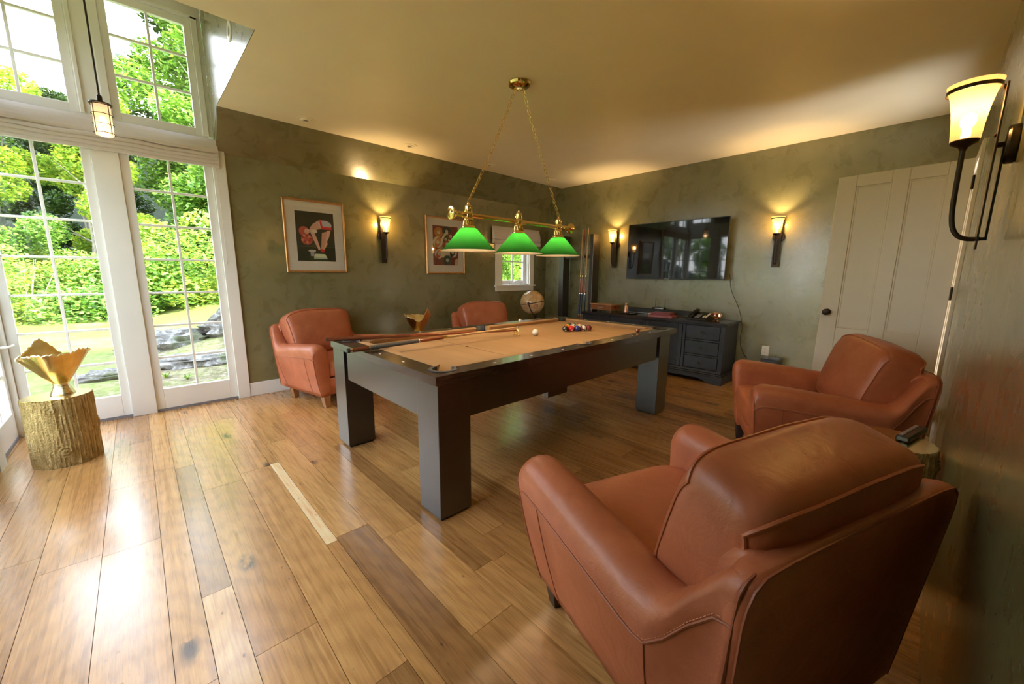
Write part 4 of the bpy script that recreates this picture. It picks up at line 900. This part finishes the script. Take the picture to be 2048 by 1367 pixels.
# footed bowl
t = thing('footed_bowl', 'shiny rose copper footed bowl at the right end of the sideboard', 'bowl', (4.945, 1.685, zt))
c = MB(); c.lathe([(.001, 0), (.040, 0), (.042, .004), (.034, .010), (.024, .022), (.026, .034)], 36); c.build('foot', 'copper', t)
c = MB(); c.lathe([(.001, .034), (.030, .036), (.052, .050), (.060, .072), (.060, .098), (.063, .102), (.060, .103), (.056, .098), (.056, .074), (.048, .054), (.001, .042)], 36); c.build('bowl', 'copper', t)
# tv cord
c = MB(); P = [(5.27, 1.69, 1.30)]+list(bez((5.27, 1.68, 1.24), (5.28, 1.66, 1.0), (5.27, 1.56, 1.0), (5.295, 1.515, .74), 14))+list(bez((5.295, 1.505, .70), (5.28, 1.48, .62), (5.30, 1.52, .58), (5.29, 1.50, .50), 8))+list(bez((5.29, 1.50, .46), (5.30, 1.49, .40), (5.27, 1.45, .34), (5.25, 1.40, .30), 8))
c.tube(P, .0038, 8); o = c.build('power_cord', 'black_plastic'); tag(o, 'thin cord hanging from the television past the sideboard', 'cord')
# outlet, subwoofer
t = thing('wall_outlet', 'white double outlet low on the green wall', 'outlet', (XB, 1.237, .405))
c = MB(); c.box(-.006, -.0005, -.037, .037, -.058, .058); c.build('cover_plate', 'white_plastic', t, smooth=False, bevel=.002)
for dz in (-.02, .02):
    c = MB(); c.lathe([(.001, .0062), (.015, .0062), (.015, .0078), (.001, .0078)], 20, (0, 0, dz), ax=(-1, 0, 0)); so_ = c.build('socket', 'white_plastic', t)
    c = MB(); c.box(-.0082, -.0079, -.007, -.005, dz-.004, dz+.006); c.box(-.0082, -.0079, .005, .007, dz-.004, dz+.006); c.build('slots', 'slot_dark', so_, smooth=False)
t = thing('subwoofer', 'low black box on the floor under the wall outlet', 'speaker', (5.17, 1.125, 0))
c = MB(); c.box(-.11, .11, -.085, .085, .012, .355); c.build('cabinet', 'black_plastic', t, smooth=False, bevel=.008)
c = MB(); c.lathe([(.001, 0), (.06, 0), (.065, .004), (.055, .006), (.001, .003)], 28, (-.1105, 0, .2), ax=(-1, 0, 0)); c.build('driver', 'black_rubber', t)
c = MB()
for a in (-.09, .09):
    for b_ in (-.065, .065): c.lathe([(.012, 0), (.012, .012)], 12, (a, b_, 0))
c.build('feet', 'black_rubber', t)
# ------------------------------------------------------------------ cue rack
CR = thing('cue_rack', 'tall dark wood cue rack standing in the far corner', 'cue rack', (5.19, 3.93, 0))
def Rk(mb, name, mat='espresso_wood', **k): return mb.build(name, mat, CR, world=True, **k)
for y in (4.20, 3.60):
    c = MB(); c.box(5.10, 5.27, y-.045 if y > 4 else y-.02, y+.045, 0, 1.885); Rk(c, 'post', smooth=False, bevel=.004)
c = MB(); c.box(5.13, 5.17, 3.647, 4.153, 1.535, 1.57); Rk(c, 'upper_rail', smooth=False, bevel=.002)
c = MB(); c.box(5.06, 5.24, 3.647, 4.153, .46, .50); Rk(c, 'lower_shelf', smooth=False, bevel=.002)
c = MB(); c.box(5.10, 5.26, 3.647, 4.153, .02, .10); Rk(c, 'bottom_rail', smooth=False, bevel=.002)
for i, (y, hd, lab) in enumerate(((3.800, 'cue_maple', 'pool cue farthest left of the three standing in the rack'), (3.760, 'cue_mahogany', 'middle one of the three pool cues standing in the rack'), (3.700, 'cue_maple', 'pool cue nearest the right post of the rack'))):
    stick('pool_cue', lab, 'pool cue', [(0, .01, .014, .0148, 'black_rubber', 'bumper'), (.01, .09, .0148, .0145, 'cue_mahogany', 'butt_sleeve'), (.09, .105, .0146, .0146, 'chrome', 'ring'), (.105, .32, .0144, .0130, 'cue_blue', 'wrap'), (.32, .325, .0132, .0132, 'chrome', 'ring'), (.325, .50, .0128, .0110, 'cue_mahogany', 'forearm'), (.50, .515, .0112, .0110, 'brass', 'joint_collar'), (.515, .99, .0105, .0066, hd, 'shaft'), (.99, 1, .0066, .006, 'chalk_blue', 'tip')],
          (5.088, y, .5008), (5.115, y-.004, 1.985), group='pool cues standing in the rack')
# ------------------------------------------------------------------ globe
GX, GY, GZ, GR = 4.45, 4.22, .845, .185
t = thing('globe', 'antique-style world globe on a dark stand in front of the small window', 'globe', (GX, GY, 0))
c = MB(); c.sphere((0, 0, GZ), GR, 64, 40); o = c.build('sphere', 'globe_map', t, ang=80)
vd = Vector((-.72, -.69, 0)).normalized(); sd_ = Vector((.69, -.72, 0))
c = MB(); P = [Vector((0, 0, GZ))+(sd_*math.cos(a)*.97+vd*math.sin(a))*(GR+.006)+Vector((0, 0, .030*math.cos(a))) for a in [2*PI*k/72 for k in range(72)]]; c.tube(P, .0055, 8, closed=True); c.build('horizon_ring', 'dark_bronze', t)
c = MB(); ax2 = (vd*.95-sd_*.30).normalized(); P = [Vector((0, 0, GZ))+ax2*math.cos(a)*(GR+.014)+Vector((0, 0, -1))*math.sin(a)*(GR+.020)+sd_*.05*math.sin(a) for a in [PI*k/30 for k in range(31)]]; c.tube(P, .0085, 8, flat=.6)
c.sphere(P[0]+Vector((0, 0, .004)), .016, 14, 8); c.build('meridian_arm', 'dark_bronze', t)
c = MB(); b0 = sd_*.05; c.lathe([(.001, 0), (.17, 0), (.17, .018), (.15, .026), (.04, .035), (.024, .06), (.020, .30), (.032, .34), (.018, .38), (.014, .60), (.022, GZ-GR-.03), (.010, GZ-GR-.014)], 28, b0); c.build('stand', 'dark_bronze', t)
c = MB(); P = []
for k in range(40):
    a = 2*PI*k/40; d = (vd*.93+sd_*.30+Vector((0, 0, -.28))).normalized(); u_ = d.cross(Vector((0, 0, 1))).normalized(); v_ = u_.cross(d); P.append(Vector((0, 0, GZ))+(d+u_*.17*math.cos(a)+v_*.16*math.sin(a)).normalized()*(GR+.0006))
c.tube(P, .0018, 5, closed=True); c.build('compass_mark', 'dark_bronze', t)
# ------------------------------------------------------------------ gold stump tables and torn-edge bowls
def stump(label, x, y, h, r, seed):
    t = thing('stump_table', label, 'side table', (x, y, 0), 0, 'gold tree-stump side tables'); rn = random.Random(seed); n = 220; ph = [rn.uniform(0, 6.28) for _ in range(8)]
    kn = [(4.55, h*.87, .040), (4.75, h*.25, .055), (rn.uniform(0, 3), h*.5, .05)]
    def rad(a, z):
        v = r*(1+.018*math.sin(2*a+ph[0])+.014*math.sin(3*a+ph[1])+.05*(max(0, .10-z)/.10)**2*0)
        w_ = z*5
        v += .0014*math.sin(31*a+1.2*math.sin(w_*1.3+ph[2])+ph[3])+.0026*math.sin(53*a+1.6*math.sin(w_*2+ph[4]))+.0015*math.sin(97*a+2.2*math.sin(w_*3.1+ph[5]))
        for ka, kz, kr in kn:
            d = math.hypot(((a-ka+PI) % (2*PI)-PI)*r, z-kz)/kr
            if d < 1: v += .006*math.sin(d*17)*(1-d)**.5+.009*(1-d)
        return v
    R = []; m_ = 70
    for i in range(m_+1):
        z = h*i/m_; R.append([(rad(2*PI*j/n, z)*math.cos(2*PI*j/n), rad(2*PI*j/n, z)*math.sin(2*PI*j/n), z) for j in range(n)])
    c = MB(); c.rings(R); c.build('bark_trunk', 'gold_bark', t, ang=75)
    c = MB(); top = [(p[0]*.985, p[1]*.985) for p in R[-1]]; c.prism(top, h+.0005, h+.006, 2); c.build('flat_top', 'gold_flat', t, smooth=True, ang=40)
    return t
def torn_bowl(label, x, y, z, rz, sc=1.0):
    t = thing('torn_bowl', label, 'bowl', (x, y, z), rz, 'gold torn-edge bowls'); n = 120; rn = random.Random(3)
    def top(a):   # rim height and radius by angle
        b_ = (a) % (2*PI)
        h = .283+.080*math.exp(-((b_-2.0)/.42)**2)+.020*math.exp(-((b_-5.6)/.4)**2)-.030*math.exp(-((b_-3.15)/.35)**2)-.05*math.exp(-((b_-.95)/.45)**2)
        h += 0
        rr = .143+.026*math.exp(-((b_-3.10)/.4)**2)+.018*math.exp(-(min(abs(b_-6.1), abs(b_+.18))/.5)**2)-.02*math.exp(-((b_-1.7)/.6)**2)
        return h*sc, rr*sc
    def prof(a, s, inn=0):
        h, rr = top(a); z0, r0 = .075*sc, .040*sc
        zz = lerp(z0, h, s)+max(0, s-.93)*14*(.0035*math.sin(13*a)+.0035*math.sin(29*a+1)+.003*math.sin(47*a+2))*sc; r_ = lerp(r0, rr, s**.98); return (max(.002, r_-inn), zz)
    c = MB(); R = []
    for s in [i/14 for i in range(15)]:
        R.append([(prof(2*PI*j/n, s)[0]*math.cos(2*PI*j/n), prof(2*PI*j/n, s)[0]*math.sin(2*PI*j/n), prof(2*PI*j/n, s)[1]) for j in range(n)])
    c.rings(R, cap=False); c.build('outer_shell', 'gold_leaf', t, ang=70)
    c = MB(); R2 = []
    for s in [1-i/14 for i in range(15)]:
        R2.append([(prof(2*PI*j/n, s, .0055)[0]*math.cos(2*PI*j/n), prof(2*PI*j/n, s, .0055)[0]*math.sin(2*PI*j/n), prof(2*PI*j/n, s)[1]) for j in range(n)])
    R2.append([(.001*math.cos(2*PI*j/n), .001*math.sin(2*PI*j/n), .078*sc) for j in range(n)])
    c.rings(R2, cap=False); c.build('inner_lining', 'gold_inside', t, ang=70)
    c = MB(); c.tube([(x_*(1-.002/ .15), y_*(1-.002/.15), z_) for x_, y_, z_ in R[-1]], .0048, 6, closed=True); c.build('torn_rim', 'gold_rim', t, ang=50)
    c = MB(); R = []
    for rr, zz in ((.060, 0), (.061, .004), (.056, .016), (.047, .036), (.040, .055), (.038, .068), (.042, .080)): R.append([(rr*sc*math.cos(2*PI*j/48)*(1+.04*math.sin(4*2*PI*j/48)), rr*sc*math.sin(2*PI*j/48)*(1+.04*math.sin(4*2*PI*j/48)), zz*sc) for j in range(48)])
    c.rings(R); c.build('foot', 'gold_rim', t, ang=60)
    return t
stump('gold tree-stump side table by the french doors holding a gold bowl', -.463, 3.925, .455, .160, 1)
torn_bowl('gold torn-edge bowl on the stump table by the french doors', -.440, 3.935, .462, math.radians(10), 1.0)
stump('gold tree-stump side table behind the pool table, hidden below its bowl', 2.32, 4.02, .505, .155, 2)
torn_bowl('gold torn-edge bowl seen behind the pool table between two armchairs', 2.32, 4.02, .512, math.radians(190), 1.0)
stump('gold bark side table between the two right armchairs at the wall', 2.42, .03, .545, .155, 4)
t = thing('remote_control', 'slim black device with a silver edge on the gold side table between the right armchairs', 'remote', (2.53, -.035, .5517), math.radians(-13))
c = MB(); c.box(-.125, .125, -.024, .024, .0, .026); c.build('case', 'black_plastic', t, bevel=.006)
c = MB(); c.box(-.124, .124, .0242, .026, .010, .019); c.box(-.11, .11, .004, .018, .0262, .028); c.build('silver_edge', 'grey_silver', t, smooth=False, bevel=.001)

# ------------------------------------------------------------------ roman shades
def roman(name, label, x0, x1, ztop, zmid, zbot, npl, y, sagamp, proj=.05, fac=1):
    t = thing(name, label, 'window shade', ((x0+x1)/2, y, ztop))
    c = MB(); n = 60; R = []
    prof = [(.004, ztop), (.012, ztop-.004), (proj*.55, lerp(ztop, zmid, .35)), (proj*.95, lerp(ztop, zmid, .75)), (proj*1.0, zmid+.008), (proj*.85, zmid), (.012, zmid+.004)]
    def wob(u, k): return sagamp*(math.sin(3.1*u+k)+.6*math.sin(7.3*u+2*k))
    X = [lerp(x0, x1, i/n) for i in range(n+1)]
    for i, x in enumerate(X):
        u = (x-x0)/(x1-x0)*4
        R.append([(x-(x0+x1)/2, -p*(1+.25*math.sin(2.2*u+k*.3)), z-ztop+(wob(u, 1)*(k/6)**2)) for k, (p, z) in enumerate(prof)])
    c.rings(R); c.build('valance', 'shade_linen', t, ang=60)
    for q in range(npl):
        a = lerp(zmid, zbot, q/npl); b_ = lerp(zmid, zbot, (q+1)/npl)-.004; pj = proj*(.95-.09*q); R = []
        for i, x in enumerate(X):
            u = (x-x0)/(x1-x0)*4; w_ = wob(u, 1+q*.35)*(.9-.1*q)
            R.append([(x-(x0+x1)/2, -yy, zz-ztop+w_) for yy, zz in ((.006, a-.001), (pj*.8, a-.001), (pj, lerp(a, b_, .5)), (pj*.86, b_), (.006, b_))])
        c = MB(); c.rings(R); c.build('pleat', 'shade_linen', t, ang=60)
    return t
roman('roman_shade', 'long folded linen roman shade across the heads of the french doors', -.765, .690, 2.482, 2.352, 2.235, 4, YL-.014, .004, .055)
roman('roman_shade', 'small folded linen roman shade over the little window', 4.05, 5.10, 2.008, 1.80, 1.745, 1, YL-.0225, .004, .06)
c = MB(); c.tube([(5.04, YL-.03, 1.75), (5.045, YL-.03, 1.45)], .0012, 6); o = c.build('shade_cord', 'rope_cord'); tag(o, 'thin pull cord hanging beside the small window', 'cord')
c = MB(); c.tube([(.665, YL-.035, 2.24), (.667, YL-.035, 1.38)], .0014, 6); c.lathe([(.003, 0), (.005, .01), (.003, .03)], 10, (.667, YL-.035, 1.35)); o = c.build('shade_cord', 'rope_cord'); tag(o, 'thin pull cord hanging on the casing beside the right french door', 'cord')

# ------------------------------------------------------------------ framed prints
def disc(c, x, z, rx, rz, y, col, n=24, a0=0, rot=0):
    c.col = tuple(col)+(1,); P = []
    for k in range(n): a = 2*PI*k/n; u_, v_ = rx*math.cos(a), rz*math.sin(a); P.append((x+u_*math.cos(rot)-v_*math.sin(rot), y, z+u_*math.sin(rot)+v_*math.cos(rot)))
    c.add(P, [tuple(range(n))])
def polyg(c, pts, y, col): c.col = tuple(col)+(1,); c.add([(x, y, z) for x, z in pts], [tuple(range(len(pts)))])
def picture(label, x0, x1, z0, z1, matw, draw):
    t = thing('framed_print', label, 'picture', ((x0+x1)/2, YL, (z0+z1)/2)); w2, h2 = (x1-x0)/2, (z1-z0)/2; fw = .024
    c = MB(); pf = [(0, -.0008), (0, -.022), (.006, -.028), (.012, -.026), (.016, -.020), (.024, -.018), (.024, -.0008)]
    R = []
    for cx_, cz_ in ((-1, -1), (1, -1), (1, 1), (-1, 1)): R.append([(cx_*(w2-o_), y_, cz_*(h2-o_)) for o_, y_ in pf])
    c.rings(R, closed=True); c.build('frame', 'picture_gold', t, smooth=False)
    c = MB(); c.box(-w2+fw, w2-fw, -.012, -.006, -h2+fw, h2-fw); c.build('mat_board', 'mat_board', t, smooth=False)
    c = MB(); draw(c, w2-matw, h2-matw*1.05); c.build('artwork', 'artwork_ink', t, attr='ink', smooth=False)
    c = MB(); c.box(-w2+fw, w2-fw, -.0165, -.0155, -h2+fw, h2-fw); c.build('glazing', 'window_glass', t, smooth=False)
    return t
def art_one(c, w_, h):
    Y = [-.0122-.00008*i for i in range(30)]
    polyg(c, [(-w_, -h), (w_, -h), (w_, h), (-w_, h)], Y[0], (.035, .030, .024)); polyg(c, [(-w_, -h*.42), (w_, -h*.42), (w_, -h*.40), (-w_, -h*.40)], Y[1], (.05, .09, .04)); polyg(c, [(-w_, -h), (w_, -h), (w_, -h*.42), (-w_, -h*.42)], Y[1], (.022, .026, .018))
    sk, sk2, red, hair = (.62, .33, .24), (.72, .42, .33), (.60, .03, .04), (.50, .10, .07)
    # generic bending figure
    polyg(c, [(.33*w_, .18*h), (.82*w_, .30*h), (.70*w_, .0*h), (.58*w_, -.16*h), (.60*w_, -.28*h), (.36*w_, -.55*h), (.22*w_, -.55*h), (.27*w_, -.2*h)], Y[3], sk)
    polyg(c, [(.60*w_, .28*h), (.80*w_, .30*h), (.68*w_, .0*h), (.55*w_, -.16*h), (.57*w_, -.3*h), (.38*w_, -.55*h), (.33*w_, -.55*h), (.50*w_, -.2*h)], Y[4], sk2)
    polyg(c, [(-.30*w_, .34*h), (-.12*w_, .52*h), (.15*w_, .66*h), (.36*w_, .70*h), (.34*w_, .36*h), (.10*w_, .30*h), (-.04*w_, .18*h)], Y[3], sk)
    disc(c, .52*w_, .52*h, .36*w_, .17*h, Y[5], (.50, .50, .58), rot=-.12)
    polyg(c, [(.22*w_, .72*h), (.32*w_, .73*h), (.40*w_, .42*h), (.28*w_, .44*h)], Y[6], red); polyg(c, [(.30*w_, .45*h), (.88*w_, .42*h), (.86*w_, .32*h), (.30*w_, .33*h)], Y[6], red)
    polyg(c, [(-.34*w_, .30*h), (-.14*w_, .30*h), (.06*w_, -.1*h), (.20*w_, -.50*h), (.10*w_, -.55*h), (-.14*w_, -.12*h)], Y[7], sk2)
    disc(c, -.05*w_, .22*h, .13*w_, .075*h, Y[8], (.70, .62, .55)); disc(c, -.52*w_, .22*h, .20*w_, .13*h, Y[8], sk2); disc(c, -.6*w_, .20*h, .26*w_, .20*h, Y[9], hair); disc(c, -.48*w_, -.12*h, .30*w_, .22*h, Y[9], hair)
    for k in range(9): a = k*.7; disc(c, -.5*w_+.2*w_*math.cos(a), -.1*h+.14*h*math.sin(a), .07*w_, .05*h, Y[10+k], (.68, .24, .17) if k % 2 else (.36, .05, .04))
    disc(c, -.45*w_, .20*h, .13*w_, .11*h, Y[20], sk2); disc(c, -.47*w_, .17*h, .015*w_, .012*h, Y[21], (.02, .02, .02)); disc(c, -.38*w_, .12*h, .03*w_, .012*h, Y[21], red)
    disc(c, .30*w_, -.56*h, .12*w_, .07*h, Y[21], red)
    polyg(c, [(-.12*w_, -.70*h), (.42*w_, -.70*h), (.52*w_, -.84*h), (-.18*w_, -.84*h)], Y[22], (.62, .60, .46)); polyg(c, [(-.18*w_, -.84*h), (.52*w_, -.84*h), (.54*w_, -.90*h), (-.19*w_, -.90*h)], Y[23], (.42, .40, .46))
    polyg(c, [(-.36*w_, -.60*h), (-.14*w_, -.60*h), (-.16*w_, -.80*h), (-.34*w_, -.80*h)], Y[22], (.34, .33, .36)); disc(c, -.25*w_, -.58*h, .20*w_, .05*h, Y[24], (.56, .50, .52))
def art_two(c, w_, h):
    Y = [-.0122-.00008*i for i in range(40)]
    polyg(c, [(-w_, -h), (w_, -h), (w_, h), (-w_, h)], Y[0], (.17, .022, .015))
    B = [(-.55, .72, .34, (.42, .15, .03), (.62, .3), '7', 0), (.10, .80, .36, (.02, .02, .02), None, '1', 1), (-.62, .18, .38, (.55, .46, .36), (.45, .16, .03), '9', 2), (.02, .35, .34, (.58, .50, .38), (.02, .03, .02), '9', 2), (.40, .55, .26, (.17, .022, .015), None, '7', 0), (.10, .10, .26, (.28, .05, .02), None, '3', 0),
         (-.56, -.46, .33, (.55, .46, .36), (.36, .06, .03), '15', 2), (-.10, -.42, .34, (.56, .48, .34), None, None, 0), (.55, -.35, .36, (.50, .44, .34), (.02, .03, .02), '7', 2), (.10, -.80, .34, (.04, .07, .07), None, '2', 0)]
    k = 1
    for (u_, v_, r_, col, col2, num, kind) in B:
        disc(c, u_*w_, v_*h*.92, r_*w_, r_*w_*.95, Y[k], col); k += 1
        if kind == 2: disc(c, u_*w_, v_*h*.92, r_*w_*.95, r_*w_*.52, Y[k], col2, rot=1.1); k += 1
        if kind == 1: disc(c, u_*w_, v_*h*.92-.20*w_, r_*w_*.7, r_*w_*.3, Y[k], (.5, .46, .38)); k += 1
        if num:
            disc(c, u_*w_, v_*h*.92, .115*w_, .115*w_, Y[k], (.52, .48, .40)); k += 1
            c.col = (.02, .02, .02, 1); yy = Y[k]; k += 1; text_mesh(num, .17*w_, lambda p, a=u_*w_, b_=v_*h*.92, yy=yy: (a+p.x, yy, b_+p.y), c)
    polyg(c, [(.72*w_, -h), (w_, -h), (w_, -.62*h), (.80*w_, -.66*h), (.70*w_, -.82*h)], Y[k], (.50, .40, .28))
picture('large gilt framed print of a redheaded pin-up bending over on black', 1.186, 1.818, 1.280, 2.053, .118, art_one)
picture('smaller gilt framed print of numbered billiard balls on maroon', 2.888, 3.527, 1.276, 2.043, .112, art_two)

# ------------------------------------------------------------------ outside
def gz(x, y):
    d = max(0, y-6.0)
    return max(0, y-25)*.42+ -.12+.020*d+.00*x+.05*math.sin(x*.35+1)*min(1, d/6)+(.34*sm(.2, 1.6, x+.08*(y-8))*sm(7.4, 9.2, y) if x > -1 else 0)
c = MB(); nx, ny = 90, 70; vs_ = []
for j in range(ny+1):
    for i in range(nx+1):
        x = lerp(-60, 60, i/nx); y = lerp(4.92, 60, (j/ny)**1.6); vs_.append((x, y, gz(x, y)))
c.add(vs_, [(j*(nx+1)+i, j*(nx+1)+i+1, (j+1)*(nx+1)+i+1, (j+1)*(nx+1)+i) for j in range(ny) for i in range(nx)])
# and the ground to the left of the glazed front wall
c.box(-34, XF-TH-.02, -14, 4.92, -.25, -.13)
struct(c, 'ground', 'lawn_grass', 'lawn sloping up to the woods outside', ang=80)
rn = random.Random(21)
def rock(label, x, y, sx_, sy, sz, seed, rz=0):
    r_ = random.Random(seed); c = MB(); c.sphere((0, 0, 0), 1, 40, 24); ph = [r_.uniform(0, 6) for _ in range(12)]
    V = []
    for (a, b_, d) in c.v:
        f = 1+.10*math.sin(4*a+ph[0])*math.cos(3*b_+ph[1])+.07*math.sin(9*a+ph[2]+4*d)+.06*math.sin(8*b_+11*d+ph[3])+.035*math.sin(19*a+ph[4])*math.sin(17*b_+ph[5])+.03*math.sin(27*d+5*a)
        d2 = math.copysign(abs(d)**.8, d); V.append((a*f*sx_, b_*f*sy, round(d2*f*6)/6*.6*sz+d2*f*.4*sz))
    c.v = V; o = c.build('rock', 'rock_stone', ang=30); o.location = (x, y, gz(x, y)+sz*.15); o.rotation_euler = (0, 0, rz); return tag(o, label, 'rock', 'rocks of the ledge outside the right french door')
rock('broad grey ledge rock seen low in the right french door', 1.75, 8.9, .92, .46, .36, 1, .10)
rock('dark mossy rock at the left of the ledge outside', .30, 8.9, .62, .40, .28, 2, -.05)
rock('low flat rock in front of the ledge outside', .75, 7.5, .75, .35, .13, 3, .1)
rock('small stone at the foot of the ledge outside', -.42, 7.2, .28, .20, .09, 4)
rock('pale rock at the far right of the ledge outside', 3.3, 10.3, .8, .5, .42, 5, .4)
def leaves_mesh(name, blobs, n, size, mat, parent, seed):
    r_ = random.Random(seed); c = MB(); tot = sum(b[3]**2 for b in blobs); V, F = [], []
    for (bx, by, bz_, br) in blobs:
        for _ in range(int(n*br*br/tot)):
            while True:
                p = Vector((r_.uniform(-1, 1), r_.uniform(-1, 1), r_.uniform(-1, 1)))
                if .35 < p.length < 1: break
            q = Vector((bx, by, bz_))+p*br; a = Vector((r_.gauss(0, 1), r_.gauss(0, 1), r_.gauss(0, .5))).normalized(); up = Vector((r_.gauss(0, .5), r_.gauss(0, .5)-.5, 1)).normalized(); b_ = up.cross(a)
            if b_.length < .1: continue
            b_.normalize(); s_ = size*r_.uniform(.6, 1.3); o = len(V)
            V += [q-a*s_, q+b_*s_*.55-up*s_*.1, q+a*s_, q-b_*s_*.55-up*s_*.1]; F.append((o, o+1, o+2, o+3))
    c.add(V, F); return c.build(name, mat, parent, smooth=False)
def tree_proto(kind, seed, h, mat, n, size, trunks, spread):
    t = bpy.data.objects.new('tree' if kind == 't' else 'shrub', None); COL.objects.link(t); r_ = random.Random(seed); blobs = []
    if kind == 't':
        for k in range(trunks):
            a = r_.uniform(0, 6.3); dx, dy = math.cos(a)*spread*.25, math.sin(a)*spread*.25; c = MB()
            P = [Vector((dx*.3, dy*.3, -.3)), Vector((dx*.5, dy*.5, h*.25)), Vector((dx*.9+r_.uniform(-.2, .2), dy*.9, h*.55)), Vector((dx*1.5+r_.uniform(-.4, .4), dy*1.4, h*.9))]
            c.tube(P, [h*.011+.02, h*.009+.01, h*.006+.01, .015], 8)
            for q in range(4):
                s0 = P[1].lerp(P[3], .15+.2*q); c.tube([s0, s0+Vector((r_.uniform(-1, 1), r_.uniform(-1, 1), r_.uniform(.3, 1)))*spread*.5], [.035, .010], 6)
            c.build('trunk', 'bark_pale', t)
        for k in range(34):
            z = h*r_.uniform(.06, 1.0)**.9; w_ = spread*(.9-.55*abs(z/h-.5)); blobs.append((r_.uniform(-w_, w_), r_.uniform(-w_, w_)*.8, z, r_.uniform(.45, .95)*spread*.38))
    else:
        for k in range(12): blobs.append((r_.uniform(-1, 1)*spread, r_.uniform(-.6, .6)*spread, r_.uniform(.05, .7)*h, r_.uniform(.3, .55)*h*.7))
        c = MB()
        for k in range(6): c.tube([(0, 0, -.1), (r_.uniform(-.5, .5)*spread, r_.uniform(-.3, .3)*spread, h*.8)], [.018, .006], 5)
        c.build('stem', 'bark_pale', t)
    leaves_mesh('foliage', blobs, n, size, mat, t, seed+1)
    return t
protos = [tree_proto('t', 11, 8.5, 'leaf_green', 34000, .075, 2, 2.3), tree_proto('t', 23, 10.5, 'leaf_green', 34000, .080, 3, 2.2), tree_proto('t', 37, 8.0, 'leaf_yellow', 30000, .075, 2, 2.2), tree_proto('t', 51, 12.0, 'leaf_dark', 26000, .12, 2, 2.8)]
shr = [tree_proto('s', 61, 2.4, 'leaf_green', 12000, .055, 0, 1.5), tree_proto('s', 67, 1.9, 'leaf_yellow', 11000, .050, 0, 1.5)]
used = set(); ORD = 'first second third fourth fifth sixth seventh eighth ninth tenth eleventh twelfth'.split()
kinds = ['leafy green two-stemmed tree', 'tall leafy green multi-stemmed tree', 'yellow-green sunlit tree', 'dark tall tree']
side = lambda x: 'left french door' if x < -.4 else ('right french door' if x < 2.2 else 'small window')
def place(pr_, x, y, sc, label, cat, grp, rz):
    o = pr_ if pr_.name not in used else copy_tree(pr_)
    used.add(pr_.name); o.location = (x, y, gz(x, y)-.05); o.scale = (sc, sc, sc); o.rotation_euler = (0, 0, rz); tag(o, label, cat, grp)
rn = random.Random(9)
row1 = [(-13.5, 18, 0, .70), (-10.4, 17.5, 2, .70), (-7.6, 18.4, 0, .72), (-5.0, 17.2, 1, .56), (-2.9, 17.6, 0, .68), (-.9, 16.8, 2, .72), (2.0, 17.4, 1, 1.0), (3.4, 16.4, 0, 1.05), (5.6, 16.2, 2, 1.05), (8.0, 15.6, 0, 1.1), (10.8, 15.0, 1, .95), (13.6, 14.0, 0, 1.1)]
for i, (x, y, k, s_) in enumerate(row1): place(protos[k], x, y, s_, '%s at the front of the woods, %s from the left' % (kinds[k], ORD[i]), 'tree', 'front trees of the woods', rn.uniform(0, 6))
row2 = [(-16, 23, 3, .45), (-11.5, 24, 3, .42), (-7, 23, 3, .40), (-3.4, 22.5, 3, .55), (-.8, 22, 3, .58), (3.3, 21.5, 3, 1.05), (5.6, 21, 3, 1.1), (9.4, 20, 3, 1.1), (13.4, 18.5, 3, 1.1), (17, 16, 3, 1.1)]
for i, (x, y, k, s_) in enumerate(row2): place(protos[k], x, y, s_, 'dark tree deep in the woods, %s from the left' % ORD[i], 'tree', 'dark trees deep in the woods', rn.uniform(0, 6))
for i, (x, y, k, s_) in enumerate([(-12, 15.8, 0, 1.1), (-9.2, 15.6, 1, 1.1), (-6.6, 15.4, 0, 1.0), (-4.2, 15.2, 0, .95), (-2.0, 15.0, 1, 1.0), (.1, 14.6, 0, 1.05), (2.2, 14.3, 1, 1.3), (4.4, 14.0, 0, 1.3), (6.8, 13.4, 0, 1.5), (9.4, 12.6, 1, 1.6)]):
    place(shr[k], x, y, s_, '%s shrub along the lawn edge, %s from the left' % (('green', 'yellowish')[k], ORD[i]), 'shrub', 'shrubs along the lawn edge', rn.uniform(-.4, .4))
place(protos[0], 9.3, 10.6, .55, 'leafy green tree close outside the small window', 'tree', None, 1.0)
place(protos[2], 7.4, 11.6, .50, 'yellow-green tree outside the small window, left of the close one', 'tree', None, 2.0)
# trees seen (mirrored in the television) through the glazed front wall
for i, (x, y, k, s_) in enumerate([(-12, 7.5, 0, .95), (-14, 2.5, 1, .6), (-12.5, 11.9, 2, .80), (-14, -2.5, 0, .55)]): place(protos[k], x, y, s_, '%s beyond the glazed wall at the left, %s in the row' % (kinds[k], ORD[i]), 'tree', 'trees beyond the glazed front wall', rn.uniform(0, 6))
rn = random.Random(4)
wp = None
for i, (x, y) in enumerate([(.35, 6.5), (.9, 6.9), (.15, 6.75), (1.2, 6.4)]):
    c = MB()
    for k in range(16):
        a = rn.uniform(0, 6.3); l_ = rn.uniform(.05, .12); c.tube([(0, 0, -.01), (math.cos(a)*l_*.5, math.sin(a)*l_*.5, l_*.7), (math.cos(a)*l_, math.sin(a)*l_, l_*.55)], [.004, .007, .001], 4, flat=.3)
    o = c.build('weed', 'leaf_yellow'); o.location = (x, y, gz(x, y)); tag(o, 'small weed tuft among the stones outside, %s' % ('nearest the doors', 'right of the nearest', 'behind the others', 'farthest right')[i], 'weed', 'weeds among the stones')
# give every structure a label
for o in scene.objects:
    if o.parent is None and o.get('kind') == 'structure':
        if 'label' not in o: o['label'] = o.name.replace('_', ' ')+' of the room'
        if 'category' not in o: o['category'] = o.name.split('_')[0].split('.')[0]
